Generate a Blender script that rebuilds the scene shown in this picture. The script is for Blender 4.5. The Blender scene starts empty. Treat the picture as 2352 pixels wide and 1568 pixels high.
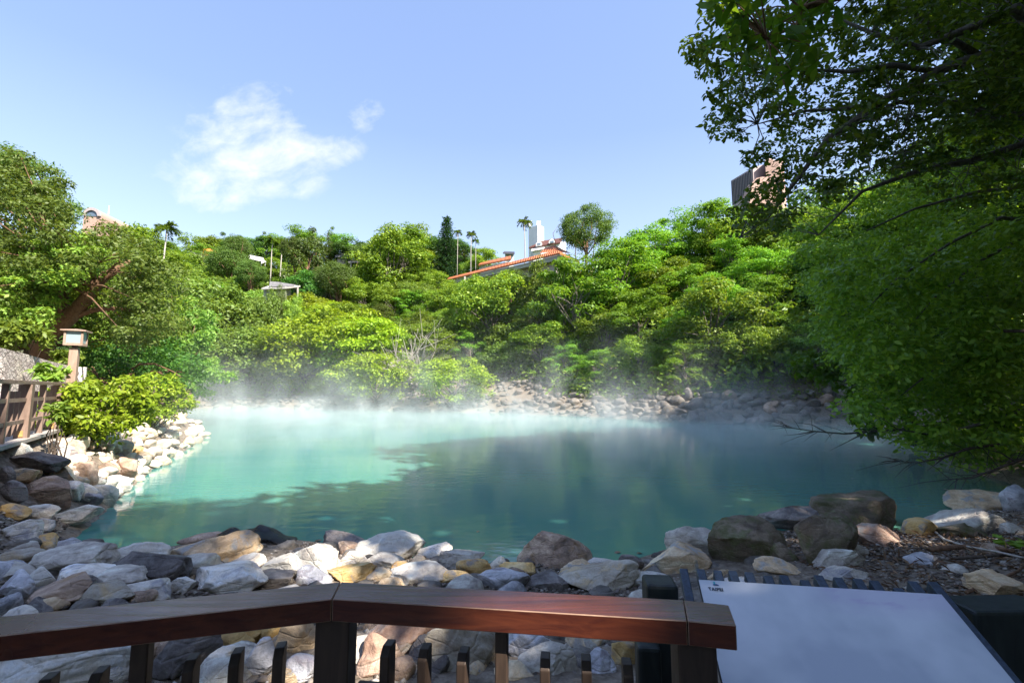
import bpy, bmesh, math, random
import numpy as np
from mathutils import Vector, Matrix, noise as mnoise

S = bpy.context.scene
COL = S.collection
R = math.radians

# ------------------------------------------------------------------ camera
EYE = 2.5                                   # metres above the water (water is z = 0)
F = 1045.33                                 # 16 mm lens, in units of a 2352 px wide picture
PITCH = math.atan((895 - 784) / F)
CP, SP = math.cos(PITCH), math.sin(PITCH)
cd = bpy.data.cameras.new('camera'); cam = bpy.data.objects.new('camera', cd); COL.objects.link(cam)
cam.location = (0, 0, EYE); cam.rotation_euler = (R(90) + PITCH, 0, 0)
cd.lens = 16; cd.sensor_width = 36; cd.clip_start = 0.05; cd.clip_end = 3000
S.camera = cam

# ------------------------------------------------------------------ light
SUN_EL = 46.0
SUN_H = Vector((0.75, -0.66)).normalized()           # horizontal direction to the sun
EXPOSURE = 1.88
SUN_POWER = 3.85
SKY_POWER = 0.15
S.view_settings.view_transform = 'Standard'; S.view_settings.look = 'None'
S.view_settings.exposure = EXPOSURE; S.view_settings.gamma = 1
S.cycles.use_denoising = True
S.cycles.max_bounces = 8; S.cycles.transparent_max_bounces = 12; S.cycles.volume_bounces = 1
S.cycles.diffuse_bounces = 5; S.cycles.glossy_bounces = 3; S.cycles.transmission_bounces = 4
S.cycles.volume_step_rate = 4.0; S.cycles.volume_max_steps = 96
S.cycles.caustics_reflective = False; S.cycles.caustics_refractive = False

sl = bpy.data.lights.new('sun', 'SUN'); sl.energy = SUN_POWER; sl.angle = R(0.5); sl.color = (1.0, 0.93, 0.82)
so = bpy.data.objects.new('sun', sl); COL.objects.link(so)
sd = Vector((SUN_H.x * math.cos(R(SUN_EL)), SUN_H.y * math.cos(R(SUN_EL)), math.sin(R(SUN_EL))))
so.rotation_euler = (-sd).to_track_quat('-Z', 'Y').to_euler(); so.location = sd * 60


def nd(nt, t, loc=None, **kw):
    n = nt.nodes.new(t)
    for k, v in kw.items():
        if k in n.inputs.keys():
            n.inputs[k].default_value = v
        else:
            setattr(n, k, v)
    return n


def math_n(nt, op, a, b=None, c=None, clamp=False):
    n = nt.nodes.new('ShaderNodeMath'); n.operation = op; n.use_clamp = clamp
    for i, v in enumerate((a, b, c)):
        if v is None: continue
        if isinstance(v, (int, float)): n.inputs[i].default_value = v
        else: nt.links.new(v, n.inputs[i])
    return n.outputs[0]


def ramp(nt, fac, stops):
    n = nt.nodes.new('ShaderNodeValToRGB')
    el = n.color_ramp.elements
    while len(el) < len(stops): el.new(0.5)
    for e, (p, c) in zip(el, stops):
        e.position = p; e.color = (c[0], c[1], c[2], 1) if not isinstance(c, (int, float)) else (c, c, c, 1)
    if fac is not None: nt.links.new(fac, n.inputs[0])
    return n.outputs[0]


def mixc(nt, fac, a, b, mode='MIX'):
    n = nt.nodes.new('ShaderNodeMix'); n.data_type = 'RGBA'; n.blend_type = mode
    for i, v in ((0, fac), (6, a), (7, b)):
        if isinstance(v, (int, float)): n.inputs[i].default_value = v
        elif isinstance(v, tuple): n.inputs[i].default_value = (v[0], v[1], v[2], 1)
        else: nt.links.new(v, n.inputs[i])
    return n.outputs[2]


# ------------------------------------------------------------------ pixel helpers (2352 x 1568 picture)
def ray(px, py):
    yc = 784 - py
    up = yc * CP + F * SP; fw = F * CP - yc * SP
    return (px - 1176) / fw, up / fw


def at(px, py, Y):
    a, b = ray(px, py); return Vector((a * Y, Y, EYE + b * Y))


def onz(px, py, z):
    a, b = ray(px, py); Y = (z - EYE) / b; return Vector((a * Y, Y, z))


def pix(x, y, z):
    """world point -> picture coordinates"""
    zz = z - EYE
    fw = y * CP + zz * SP; up = -y * SP + zz * CP
    return 1176 + F * x / fw, 784 - F * up / fw


# ------------------------------------------------------------------ world: sky with clouds
w = bpy.data.worlds.new('World'); S.world = w; w.use_nodes = True
nt = w.node_tree; nt.nodes.clear()
sky = nt.nodes.new('ShaderNodeTexSky'); sky.sky_type = 'NISHITA'; sky.sun_disc = False
sky.sun_elevation = R(SUN_EL); sky.sun_rotation = math.atan2(SUN_H.x, SUN_H.y)
sky.altitude = 50; sky.air_density = 1.0; sky.dust_density = 1.3; sky.ozone_density = 1.6
tc = nt.nodes.new('ShaderNodeTexCoord')
sep = nt.nodes.new('ShaderNodeSeparateXYZ'); nt.links.new(tc.outputs['Generated'], sep.inputs[0])
yy = math_n(nt, 'MAXIMUM', sep.outputs[1], 0.04)
uu = math_n(nt, 'DIVIDE', sep.outputs[0], yy); vv = math_n(nt, 'DIVIDE', sep.outputs[2], yy)
cmb = nt.nodes.new('ShaderNodeCombineXYZ'); nt.links.new(uu, cmb.inputs[0]); nt.links.new(vv, cmb.inputs[1])
mp = nt.nodes.new('ShaderNodeMapping'); mp.inputs['Scale'].default_value = (1.0, 1.5, 1); mp.inputs['Rotation'].default_value = (0, 0, R(-24))
nt.links.new(cmb.outputs[0], mp.inputs[0])
n1 = nd(nt, 'ShaderNodeTexNoise', Scale=5.2, Detail=11.0, Roughness=0.6, Distortion=0.45); nt.links.new(mp.outputs[0], n1.inputs['Vector'])
n2 = nd(nt, 'ShaderNodeTexNoise', Scale=14.0, Detail=8.0, Roughness=0.6, Distortion=0.5); nt.links.new(mp.outputs[0], n2.inputs['Vector'])
masks = []
for cx, cy, rx, ry, k in ((560, 390, 265, 110, 1.0), (620, 290, 270, 140, .68), (700, 345, 170, 80, .9), (835, 262, 70, 58, .7), (520, 455, 180, 45, .8), (560, 235, 160, 70, .42), (480, 350, 120, 80, .8)):
    a, b = ray(cx, cy); a1, _ = ray(cx + rx, cy); _, b1 = ray(cx, cy - ry)
    dx = math_n(nt, 'DIVIDE', math_n(nt, 'SUBTRACT', uu, a), a1 - a)
    dy = math_n(nt, 'DIVIDE', math_n(nt, 'SUBTRACT', vv, b), b1 - b)
    d2 = math_n(nt, 'ADD', math_n(nt, 'MULTIPLY', dx, dx), math_n(nt, 'MULTIPLY', dy, dy))
    masks.append(math_n(nt, 'MULTIPLY', math_n(nt, 'SUBTRACT', 1.0, d2, clamp=True), k))
m = masks[0]
for q in masks[1:]: m = math_n(nt, 'MAXIMUM', m, q)
mm = math_n(nt, 'POWER', m, 0.55)
nz = math_n(nt, 'ADD', math_n(nt, 'MULTIPLY', n1.outputs['Fac'], 0.72), math_n(nt, 'MULTIPLY', n2.outputs['Fac'], 0.28))
thr = math_n(nt, 'SUBTRACT', 0.615, math_n(nt, 'MULTIPLY', m, 0.31))
cl = math_n(nt, 'MULTIPLY', math_n(nt, 'SUBTRACT', nz, thr), 3.3, clamp=True)
cl = math_n(nt, 'MULTIPLY', cl, math_n(nt, 'MULTIPLY', m, 2.0, clamp=True))
cl = math_n(nt, 'MULTIPLY', math_n(nt, 'POWER', cl, 1.15), 0.92)
front = math_n(nt, 'GREATER_THAN', sep.outputs[1], 0.05)
cl = math_n(nt, 'MULTIPLY', cl, front, clamp=True)
tint = mixc(nt, 1.0, sky.outputs[0], (1.02, 0.99, 1.0), 'MULTIPLY')
grad = ramp(nt, math_n(nt, 'MAXIMUM', sep.outputs[2], 0.0), [(0.0, (.74, .82, .96)), (.22, (.62, .74, .95)), (.50, (.34, .475, .82)), (1.0, (.28, .41, .80))])
gs = nt.nodes.new('ShaderNodeVectorMath'); gs.operation = 'SCALE'; gs.inputs['Scale'].default_value = 1.9; nt.links.new(grad, gs.inputs[0])
pale = mixc(nt, 0.72, tint, gs.outputs[0])
skc = mixc(nt, cl, pale, (2.35, 2.38, 2.42))
bg = nt.nodes.new('ShaderNodeBackground'); bg.inputs[1].default_value = SKY_POWER
out = nt.nodes.new('ShaderNodeOutputWorld')
nt.links.new(skc, bg.inputs[0]); nt.links.new(bg.outputs[0], out.inputs[0])


# ------------------------------------------------------------------ object helpers
def tag(o, label=None, cat=None, group=None, kind=None):
    if label: o['label'] = label
    if cat: o['category'] = cat
    if group: o['group'] = group
    if kind: o['kind'] = kind
    return o


def empty(name, loc=(0, 0, 0), rz=0.0, sc=1.0):
    o = bpy.data.objects.new(name, None); COL.objects.link(o)
    o.location = loc; o.rotation_euler = (0, 0, rz); o.scale = (sc, sc, sc) if isinstance(sc, (int, float)) else sc
    o.empty_display_size = 0.2
    return o


def link(name, me, parent=None, loc=None):
    o = bpy.data.objects.new(name, me); COL.objects.link(o)
    if parent: o.parent = parent
    if loc is not None: o.location = loc
    return o


def mesh(name, verts, faces, mat, smooth=False):
    me = bpy.data.meshes.new(name); me.from_pydata([tuple(v) for v in verts], [], faces); me.materials.append(mat)
    if smooth: me.polygons.foreach_set('use_smooth', [True] * len(me.polygons))
    me.update(); return me


class MB:
    """collects boxes, prisms and tubes into one mesh"""
    def __init__(s): s.v = []; s.f = []
    def add(s, v, f):
        k = len(s.v); s.v += [tuple(p) for p in v]; s.f += [tuple(i + k for i in q) for q in f]; return s
    def prism(s, poly, vec):
        """polygon (list of 3-D points) extruded along vec"""
        n = len(poly); vec = Vector(vec); a = [Vector(p) for p in poly]; b = [p + vec for p in a]
        nrm = Vector((0, 0, 0))
        for i in range(n): nrm += a[i].cross(a[(i + 1) % n])
        flip = nrm.dot(vec) > 0
        f = [tuple(range(n)), tuple(range(2 * n - 1, n - 1, -1))] + [(i, n + i, n + (i + 1) % n, (i + 1) % n) for i in range(n)]
        if flip: f = [tuple(reversed(q)) for q in f]
        return s.add(a + b, f)
    def box(s, c, d, rz=0.0, M=None):
        hx, hy, hz = d[0] / 2, d[1] / 2, d[2] / 2
        p = [Vector((x, y, z)) for z in (-hz, hz) for y in (-hy, hy) for x in (-hx, hx)]
        M = M or Matrix.Rotation(rz, 3, 'Z')
        p = [M @ q + Vector(c) for q in p]
        return s.add(p, [(0, 2, 3, 1), (4, 5, 7, 6), (0, 1, 5, 4), (2, 6, 7, 3), (0, 4, 6, 2), (1, 3, 7, 5)])
    def beam(s, a, b, wd, ht, up=(0, 0, 1)):
        """bar from a to b, wd wide across, ht tall"""
        a, b = Vector(a), Vector(b); d = (b - a); L = d.length; d.normalize(); up = Vector(up)
        x = d.cross(up).normalized(); u = x.cross(d).normalized()
        M = Matrix((x, d, u)).transposed()
        return s.box((a + b) / 2, (wd, L, ht), M=M)
    def tube(s, pts, rad, sides=6, cap=True):
        pts = [Vector(p) for p in pts]; n = len(pts); rings = []
        if not isinstance(rad, (int, float)) and len(rad) < n: rad = [rad[0]] * (n - len(rad)) + list(rad)
        ref = Vector((0.31, 0.22, 0.93))
        for i, p in enumerate(pts):
            t = (pts[min(i + 1, n - 1)] - pts[max(i - 1, 0)])
            t = t.normalized() if t.length > 1e-9 else Vector((0, 0, 1))
            x = t.cross(ref);
            if x.length < 0.05: x = t.cross(Vector((1, 0, 0)))
            x.normalize(); y = t.cross(x)
            r = rad[i] if not isinstance(rad, (int, float)) else rad
            rings.append([p + (x * math.cos(2 * math.pi * k / sides) + y * math.sin(2 * math.pi * k / sides)) * r for k in range(sides)])
        v = [q for g in rings for q in g]; f = []
        for i in range(n - 1):
            for k in range(sides):
                a = i * sides + k; b = i * sides + (k + 1) % sides
                f.append((a, b, b + sides, a + sides))
        if cap: f.append(tuple(range(sides - 1, -1, -1))); f.append(tuple((n - 1) * sides + k for k in range(sides)))
        return s.add(v, f)
    def me(s, name, mat, smooth=False): return mesh(name, s.v, s.f, mat, smooth)
    def build(s, name, mat, parent=None, smooth=False, bevel=0.0, loc=None):
        o = link(name, s.me(name, mat, smooth), parent, loc)
        if bevel:
            b = o.modifiers.new('bevel', 'BEVEL'); b.width = bevel; b.segments = 2; b.limit_method = 'ANGLE'
        return o


# ------------------------------------------------------------------ materials
MATS = {}


def newmat(name):
    m = bpy.data.materials.new(name); m.use_nodes = True; nt = m.node_tree; nt.nodes.clear()
    o = nt.nodes.new('ShaderNodeOutputMaterial'); MATS[name] = m
    return m, nt, o


def pbsdf(nt, out, col, rough=0.6, spec=0.4, bump=None, bstr=0.3, bdist=0.02):
    b = nt.nodes.new('ShaderNodeBsdfPrincipled')
    if isinstance(col, tuple): b.inputs['Base Color'].default_value = (*col, 1)
    else: nt.links.new(col, b.inputs['Base Color'])
    if isinstance(rough, (int, float)): b.inputs['Roughness'].default_value = rough
    else: nt.links.new(rough, b.inputs['Roughness'])
    b.inputs['Specular IOR Level'].default_value = spec
    if bump is not None:
        bn = nt.nodes.new('ShaderNodeBump'); bn.inputs['Strength'].default_value = bstr; bn.inputs['Distance'].default_value = bdist
        nt.links.new(bump, bn.inputs['Height']); nt.links.new(bn.outputs[0], b.inputs['Normal'])
    if out is not None: nt.links.new(b.outputs[0], out.inputs[0])
    return b


def ocoord(nt, scale=(1, 1, 1), kind='Object'):
    t = nt.nodes.new('ShaderNodeTexCoord'); m = nt.nodes.new('ShaderNodeMapping'); m.inputs['Scale'].default_value = scale
    nt.links.new(t.outputs[kind], m.inputs[0]); return m.outputs[0]


def noi(nt, vec, scale, detail=5, rough=0.6, dist=0.0):
    n = nd(nt, 'ShaderNodeTexNoise', Scale=scale, Detail=detail, Roughness=rough, Distortion=dist)
    if vec is not None: nt.links.new(vec, n.inputs['Vector'])
    return n.outputs['Fac']


def leafmat(name, c0, c1, c2, trans=0.38, rough=0.5, spec=0.35, accent=None):
    m, nt, o = newmat(name)
    a = nd(nt, 'ShaderNodeAttribute', attribute_name='rnd')
    oi = nt.nodes.new('ShaderNodeObjectInfo')
    f = math_n(nt, 'ADD', math_n(nt, 'MULTIPLY', a.outputs['Fac'], 0.72), math_n(nt, 'MULTIPLY', oi.outputs['Random'], 0.28))
    st = [(0.0, c0), (0.5, c1), (0.93, c2)]
    if accent: st.append((0.985, accent))
    c = ramp(nt, f, st)
    hs = nt.nodes.new('ShaderNodeHueSaturation'); nt.links.new(c, hs.inputs['Color'])
    nt.links.new(math_n(nt, 'ADD', math_n(nt, 'MULTIPLY', oi.outputs['Random'], 0.035), 0.482), hs.inputs['Hue'])
    nt.links.new(math_n(nt, 'ADD', math_n(nt, 'MULTIPLY', oi.outputs['Random'], 0.4), 0.8), hs.inputs['Value'])
    b = pbsdf(nt, None, hs.outputs[0], rough, spec)
    t = nt.nodes.new('ShaderNodeBsdfTranslucent')
    tcol = mixc(nt, 1.0, hs.outputs[0], (1.35, 1.25, 0.55), 'MULTIPLY'); nt.links.new(tcol, t.inputs[0])
    mx = nt.nodes.new('ShaderNodeMixShader'); mx.inputs[0].default_value = trans
    nt.links.new(b.outputs[0], mx.inputs[1]); nt.links.new(t.outputs[0], mx.inputs[2]); nt.links.new(mx.outputs[0], o.inputs[0])
    return m


L_MID = leafmat('leaf_mid', (0.082, 0.153, 0.016), (0.163, 0.271, 0.026), (0.312, 0.405, 0.040))
L_BRIGHT = leafmat('leaf_bright', (0.102, 0.186, 0.023), (0.175, 0.280, 0.038), (0.275, 0.360, 0.058))
L_YELLOW = leafmat('leaf_yellow', (0.138, 0.225, 0.010), (0.230, 0.334, 0.014), (0.340, 0.439, 0.029))
L_OLIVE = leafmat('leaf_olive', (0.054, 0.104, 0.020), (0.097, 0.165, 0.034), (0.157, 0.229, 0.052))
L_DARK = leafmat('leaf_dark', (0.030, 0.085, 0.013), (0.056, 0.144, 0.021), (0.112, 0.220, 0.030))
L_BROWN = leafmat('leaf_brown', (0.066, 0.112, 0.018), (0.115, 0.178, 0.030), (0.185, 0.235, 0.058))
L_LAYER = leafmat('leaf_layer', (0.074, 0.181, 0.018), (0.141, 0.289, 0.026), (0.249, 0.391, 0.043))
L_FIG = leafmat('leaf_fig', (0.055, 0.119, 0.014), (0.112, 0.203, 0.021), (0.239, 0.310, 0.028), trans=.5, rough=.38, spec=.5)
L_SHADE = leafmat('leaf_shade', (0.087, 0.164, 0.020), (0.178, 0.287, 0.033), (0.320, 0.437, 0.048), trans=.42, rough=.4, spec=.45)
L_BIG = leafmat('leaf_big', (.050, .110, .010), (.085, .165, .014), (.14, .22, .02), trans=.5, rough=.45, accent=(.4, .36, .04))
L_SHRUB = leafmat('leaf_shrub', (0.125, 0.225, 0.012), (0.215, 0.335, 0.018), (0.380, 0.455, 0.060), trans=.34, rough=.45, spec=.22)
L_PALM = leafmat('leaf_palm', (0.067, 0.126, 0.025), (0.109, 0.185, 0.034), (0.168, 0.252, 0.050))
L_BLUE = leafmat('leaf_blue', (0.020, 0.061, 0.024), (0.033, 0.094, 0.039), (0.055, 0.132, 0.055))
L_VINE = leafmat('leaf_vine', (0.092, 0.186, 0.025), (0.157, 0.267, 0.041), (0.237, 0.348, 0.061))
L_LITTER = leafmat('leaf_litter', (.08, .045, .025), (.17, .1, .055), (.3, .2, .11), trans=.15, accent=(.5, .3, .05))


def barkmat(name, c0, c1):
    m, nt, o = newmat(name); v = ocoord(nt, (6, 6, 1.2))
    n = noi(nt, v, 3, 6, .65, .4)
    pbsdf(nt, o, ramp(nt, n, [(.3, c0), (.7, c1)]), .85, .2, n, .6, .03); return m


B_GREY = barkmat('bark_grey', (.07, .058, .048), (.19, .165, .14))
B_BROWN = barkmat('bark_brown', (.09, .05, .03), (.24, .14, .085))
B_PALE = barkmat('bark_pale', (.28, .25, .22), (.5, .46, .42))
B_DARK = barkmat('bark_dark', (.05, .038, .03), (.13, .1, .08))
B_BAMBOO = barkmat('bark_bamboo', (.42, .34, .08), (.6, .5, .14))


def rockmat(name, c0, c1, c2, spot=None, moss=0.0):
    m, nt, o = newmat(name)
    t = nt.nodes.new('ShaderNodeTexCoord'); oi = nt.nodes.new('ShaderNodeObjectInfo')
    off = nt.nodes.new('ShaderNodeVectorMath'); off.operation = 'ADD'
    sc = nt.nodes.new('ShaderNodeVectorMath'); sc.operation = 'SCALE'; nt.links.new(oi.outputs['Random'], sc.inputs['Scale']); sc.inputs[0].default_value = (37, 19, 53)
    nt.links.new(t.outputs['Object'], off.inputs[0]); nt.links.new(sc.outputs[0], off.inputs[1])
    rotm = nt.nodes.new('ShaderNodeMapping'); rotm.inputs['Rotation'].default_value = (.5, .3, .9); rotm.inputs['Scale'].default_value = (.8, .8, 1.9)
    nt.links.new(off.outputs[0], rotm.inputs[0])
    big = noi(nt, rotm.outputs[0], 2.4, 7, .62, 1.0)
    mid = noi(nt, off.outputs[0], 9, 7, .68, .3)
    fine = noi(nt, off.outputs[0], 46, 5, .7)
    c = ramp(nt, math_n(nt, 'ADD', math_n(nt, 'MULTIPLY', big, .72), math_n(nt, 'MULTIPLY', mid, .28)), [(.37, c0), (.5, c1), (.63, c2)])
    if spot:
        s = math_n(nt, 'MULTIPLY', math_n(nt, 'SUBTRACT', noi(nt, off.outputs[0], 4.3, 6, .6, .6), .53), 9, clamp=True)
        c = mixc(nt, s, c, spot)
    if moss:
        g = nt.nodes.new('ShaderNodeNewGeometry'); sx = nt.nodes.new('ShaderNodeSeparateXYZ'); nt.links.new(g.outputs['Normal'], sx.inputs[0])
        s = math_n(nt, 'MULTIPLY', math_n(nt, 'SUBTRACT', noi(nt, off.outputs[0], 3.1, 6, .65), .46), 6, clamp=True)
        c = mixc(nt, math_n(nt, 'MULTIPLY', s, moss), c, (.085, .088, .03))
    sp = math_n(nt, 'ADD', math_n(nt, 'MULTIPLY', fine, .7), .65)
    cc = nt.nodes.new('ShaderNodeVectorMath'); cc.operation = 'SCALE'; nt.links.new(c, cc.inputs[0]); nt.links.new(sp, cc.inputs['Scale'])
    hs = nt.nodes.new('ShaderNodeHueSaturation'); nt.links.new(cc.outputs[0], hs.inputs['Color'])
    nt.links.new(math_n(nt, 'ADD', math_n(nt, 'MULTIPLY', oi.outputs['Random'], .4), .8), hs.inputs['Value'])
    vor = nd(nt, 'ShaderNodeTexVoronoi', Scale=5.0, feature='DISTANCE_TO_EDGE'); nt.links.new(rotm.outputs[0], vor.inputs['Vector'])
    crack = math_n(nt, 'MULTIPLY', math_n(nt, 'MULTIPLY', vor.outputs['Distance'], 14, clamp=True), .25)
    h = math_n(nt, 'ADD', math_n(nt, 'ADD', mid, math_n(nt, 'MULTIPLY', fine, .35)), crack)
    pbsdf(nt, o, hs.outputs[0], .78, .3, h, .75, .035); return m


ROCK = {
    'grey': rockmat('rock_grey', (0.269, 0.236, 0.211), (0.519, 0.466, 0.407), (0.740, 0.740, 0.663)),
    'pale': rockmat('rock_pale', (0.484, 0.437, 0.382), (0.740, 0.666, 0.580), (0.740, 0.740, 0.740), (.36, .34, .36)),
    'white': rockmat('rock_white', (0.424, 0.392, 0.346), (0.560, 0.520, 0.464), (0.608, 0.608, 0.552), (.45, .44, .43)),
    'cream': rockmat('rock_cream', (0.311, 0.252, 0.192), (0.459, 0.400, 0.326), (0.577, 0.533, 0.459), (.55, .42, .26)),
    'tan': rockmat('rock_tan', (0.355, 0.251, 0.158), (0.612, 0.443, 0.277), (0.760, 0.649, 0.461), (.36, .35, .34)),
    'ochre': rockmat('rock_ochre', (0.335, 0.190, 0.079), (0.588, 0.380, 0.145), (0.699, 0.529, 0.290), (.33, .29, .26)),
    'brown': rockmat('rock_brown', (0.159, 0.119, 0.090), (0.339, 0.237, 0.179), (0.596, 0.456, 0.342), (.3, .19, .1)),
    'dark': rockmat('rock_dark', (0.083, 0.071, 0.068), (0.166, 0.144, 0.137), (0.332, 0.289, 0.258), (.22, .21, .2)),
    'blue': rockmat('rock_blue', (0.235, 0.238, 0.258), (0.432, 0.430, 0.462), (0.667, 0.647, 0.685), (.3, .27, .3)),
    'mossy': rockmat('rock_mossy', (0.106, 0.080, 0.060), (0.198, 0.153, 0.110), (0.313, 0.246, 0.174), (.15, .15, .07), .85),
    'shore': rockmat('rock_shore', (.10, .088, .078), (.19, .17, .152), (.29, .265, .24), (.21, .17, .13)),
    'rust': rockmat('rock_rust', (0.248, 0.142, 0.102), (0.452, 0.283, 0.206), (0.613, 0.467, 0.371), (.37, .34, .31)),
}
ROCKWORD = {'grey': 'grey', 'pale': 'pale grey', 'white': 'white', 'cream': 'cream', 'tan': 'tan', 'ochre': 'ochre', 'brown': 'brown',
            'dark': 'dark', 'blue': 'bluish grey', 'mossy': 'mossy brown', 'rust': 'reddish tan', 'shore': 'grey-brown'}

# ground
m, nt, o = newmat('ground')
gv = ocoord(nt)
ga = nd(nt, 'ShaderNodeAttribute', attribute_name='hill')
g1 = noi(nt, gv, .8, 8, .65); g2 = noi(nt, gv, 9, 6, .7)
earth = ramp(nt, g2, [(.3, (.09, .07, .052)), (.55, (.23, .19, .15)), (.75, (.38, .33, .28))])
green = ramp(nt, g1, [(.3, (.018, .040, .008)), (.7, (.045, .075, .014))])
pbsdf(nt, o, mixc(nt, ga.outputs['Fac'], earth, green), .95, .1, g2, .8, .06); GROUND = m

# water
m, nt, o = newmat('water')
wv = ocoord(nt, (1.0, 2.2, 1))
wn = noi(nt, wv, 2.2, 3, .55, .3); wn2 = noi(nt, wv, .45, 3, .5)
wh = math_n(nt, 'ADD', wn, math_n(nt, 'MULTIPLY', wn2, 1.5))
wc = ramp(nt, noi(nt, ocoord(nt, (.5, 1, 1)), .12, 3, .5), [(.3, (.020, .178, .180)), (.7, (.115, .268, .208))])
pbsdf(nt, o, wc, .06, .5, wh, .10, .05); WATER = m
m.node_tree.nodes['Principled BSDF'].inputs['IOR'].default_value = 1.33


def woodmat(name, c0, c1, rough=.4, spec=.5, sc=(3, 3, 30)):
    m, nt, o = newmat(name); v = ocoord(nt, sc)
    n = noi(nt, v, 1.6, 6, .6, .8); n2 = noi(nt, ocoord(nt), 60, 3, .6)
    rr = ramp(nt, noi(nt, ocoord(nt), 5, 4, .6), [(.3, rough - .06), (.7, rough + .14)])
    pbsdf(nt, o, ramp(nt, n, [(.3, c0), (.7, c1)]), rr, spec, math_n(nt, 'ADD', n, math_n(nt, 'MULTIPLY', n2, .3)), .12, .01); return m


W_RAIL = woodmat('wood_rail', (.050, .013, .009), (.125, .034, .016), .16, .4, (2, 26, 26))
W_WORN = woodmat('wood_worn', (.16, .09, .06), (.34, .22, .15), .6, .3, (4, 30, 30))
W_POST = woodmat('wood_post', (.030, .019, .014), (.065, .042, .03), .55, .35, (20, 20, 2))
W_FENCE = woodmat('wood_fence', (.15, .098, .075), (.27, .19, .15), .6, .3, (10, 10, 2))
W_LAMP = woodmat('wood_lamp', (.26, .17, .125), (.42, .3, .235), .65, .3, (10, 10, 1.5))
W_BLUE = woodmat('wood_blue', (.010, .016, .028), (.035, .06, .10), .45, .5, (40, 40, 2))
W_BLACK = woodmat('wood_black', (.006, .010, .010), (.022, .03, .03), .55, .4, (14, 14, 2))
W_DECK = woodmat('wood_deck', (.25, .22, .2), (.42, .38, .35), .8, .2, (2, 12, 12))


def plain(name, col, rough=.6, spec=.4, var=.12, sc=6.0):
    m, nt, o = newmat(name); n = noi(nt, ocoord(nt), sc, 6, .65)
    lo = tuple(c * (1 - var * 2) for c in col); hi = tuple(min(1, c * (1 + var)) for c in col)
    pbsdf(nt, o, ramp(nt, n, [(.3, lo), (.65, hi)]), rough, spec, n, .15, .02); return m


P_WHITE = plain('paint_white', (.66, .66, .66), .7, .3, .05, 1.2)
P_PINK = plain('pink_tile', (.40, .26, .21), .7, .3, .08, 3)
P_GREYPINK = plain('grey_pink', (.36, .30, .30), .7, .3, .06, 3)
P_DARKTRIM = plain('dark_trim', (.05, .05, .06), .5)
P_GLASS = plain('window_glass', (.10, .14, .19), .15, .6, .1)
P_FROST = plain('frosted_glass', (.27, .36, .38), .3, .5, .04, 3)
P_GREYROOF = plain('grey_roof', (.16, .155, .16), .8, .2, .15, 3)
P_CONC = plain('concrete', (.36, .34, .32), .85, .2, .12, 2)
P_BROWNROOF = plain('brown_roof', (.105, .045, .036), .7, .2, .1, 3)
P_RED = plain('red_paint', (.6, .03, .03), .5)
P_BRASS = plain('brass_plate', (.45, .27, .10), .45, .5)
P_TERRA = plain('terracotta', (.5, .2, .1), .8)
P_STEEL = plain('steel', (.55, .55, .55), .4)
P_STONEWHITE = plain('carved_stone', (.66, .62, .60), .8, .2, .2, 14)


def tilemat(name, c0, c1, per):
    m, nt, o = newmat(name)
    wv = nd(nt, 'ShaderNodeTexWave', Scale=per, Distortion=.3, bands_direction='X'); nt.links.new(ocoord(nt), wv.inputs['Vector'])
    pbsdf(nt, o, ramp(nt, math_n(nt, 'MULTIPLY', math_n(nt, 'ADD', wv.outputs['Fac'], noi(nt, ocoord(nt), 3, 5)), .5), [(.25, c0), (.7, c1)]), .65, .3, wv.outputs['Fac'], 1.0, .12); return m


T_ORANGE = tilemat('orange_tile', (.28, .075, .028), (.55, .19, .08), 1.1)
T_YELLOW = tilemat('yellow_tile', (.5, .2, .03), (.68, .32, .06), 1.1)

# masonry wall
m, nt, o = newmat('masonry')
mv = nt.nodes.new('ShaderNodeMapping'); mt_ = nt.nodes.new('ShaderNodeTexCoord'); mv.inputs['Rotation'].default_value = (.5, .2, .6); mv.inputs['Scale'].default_value = (1.5, 1.5, 3.2)
nt.links.new(mt_.outputs['Object'], mv.inputs[0])
vo = nd(nt, 'ShaderNodeTexVoronoi', Scale=2.3); ve = nd(nt, 'ShaderNodeTexVoronoi', Scale=2.3, feature='DISTANCE_TO_EDGE')
nt.links.new(mv.outputs[0], vo.inputs['Vector']); nt.links.new(mv.outputs[0], ve.inputs['Vector'])
vs = nt.nodes.new('ShaderNodeSeparateXYZ'); nt.links.new(vo.outputs['Color'], vs.inputs[0])
mc = ramp(nt, math_n(nt, 'ADD', math_n(nt, 'MULTIPLY', vs.outputs[0], .6), math_n(nt, 'MULTIPLY', noi(nt, mv.outputs[0], 6, 6), .4)), [(.2, (.36, .30, .27)), (.5, (.52, .46, .42)), (.8, (.62, .54, .48))])
edge = math_n(nt, 'MULTIPLY', math_n(nt, 'ADD', ve.outputs['Distance'], math_n(nt, 'MULTIPLY', math_n(nt, 'SUBTRACT', noi(nt, mv.outputs[0], 5, 5), .5), .12)), 16, clamp=True)
pbsdf(nt, o, mixc(nt, edge, (.27, .23, .21), mc), .85, .2, math_n(nt, 'ADD', edge, math_n(nt, 'MULTIPLY', noi(nt, mv.outputs[0], 8, 6), .5)), .9, .08); MASONRY = m

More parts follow.
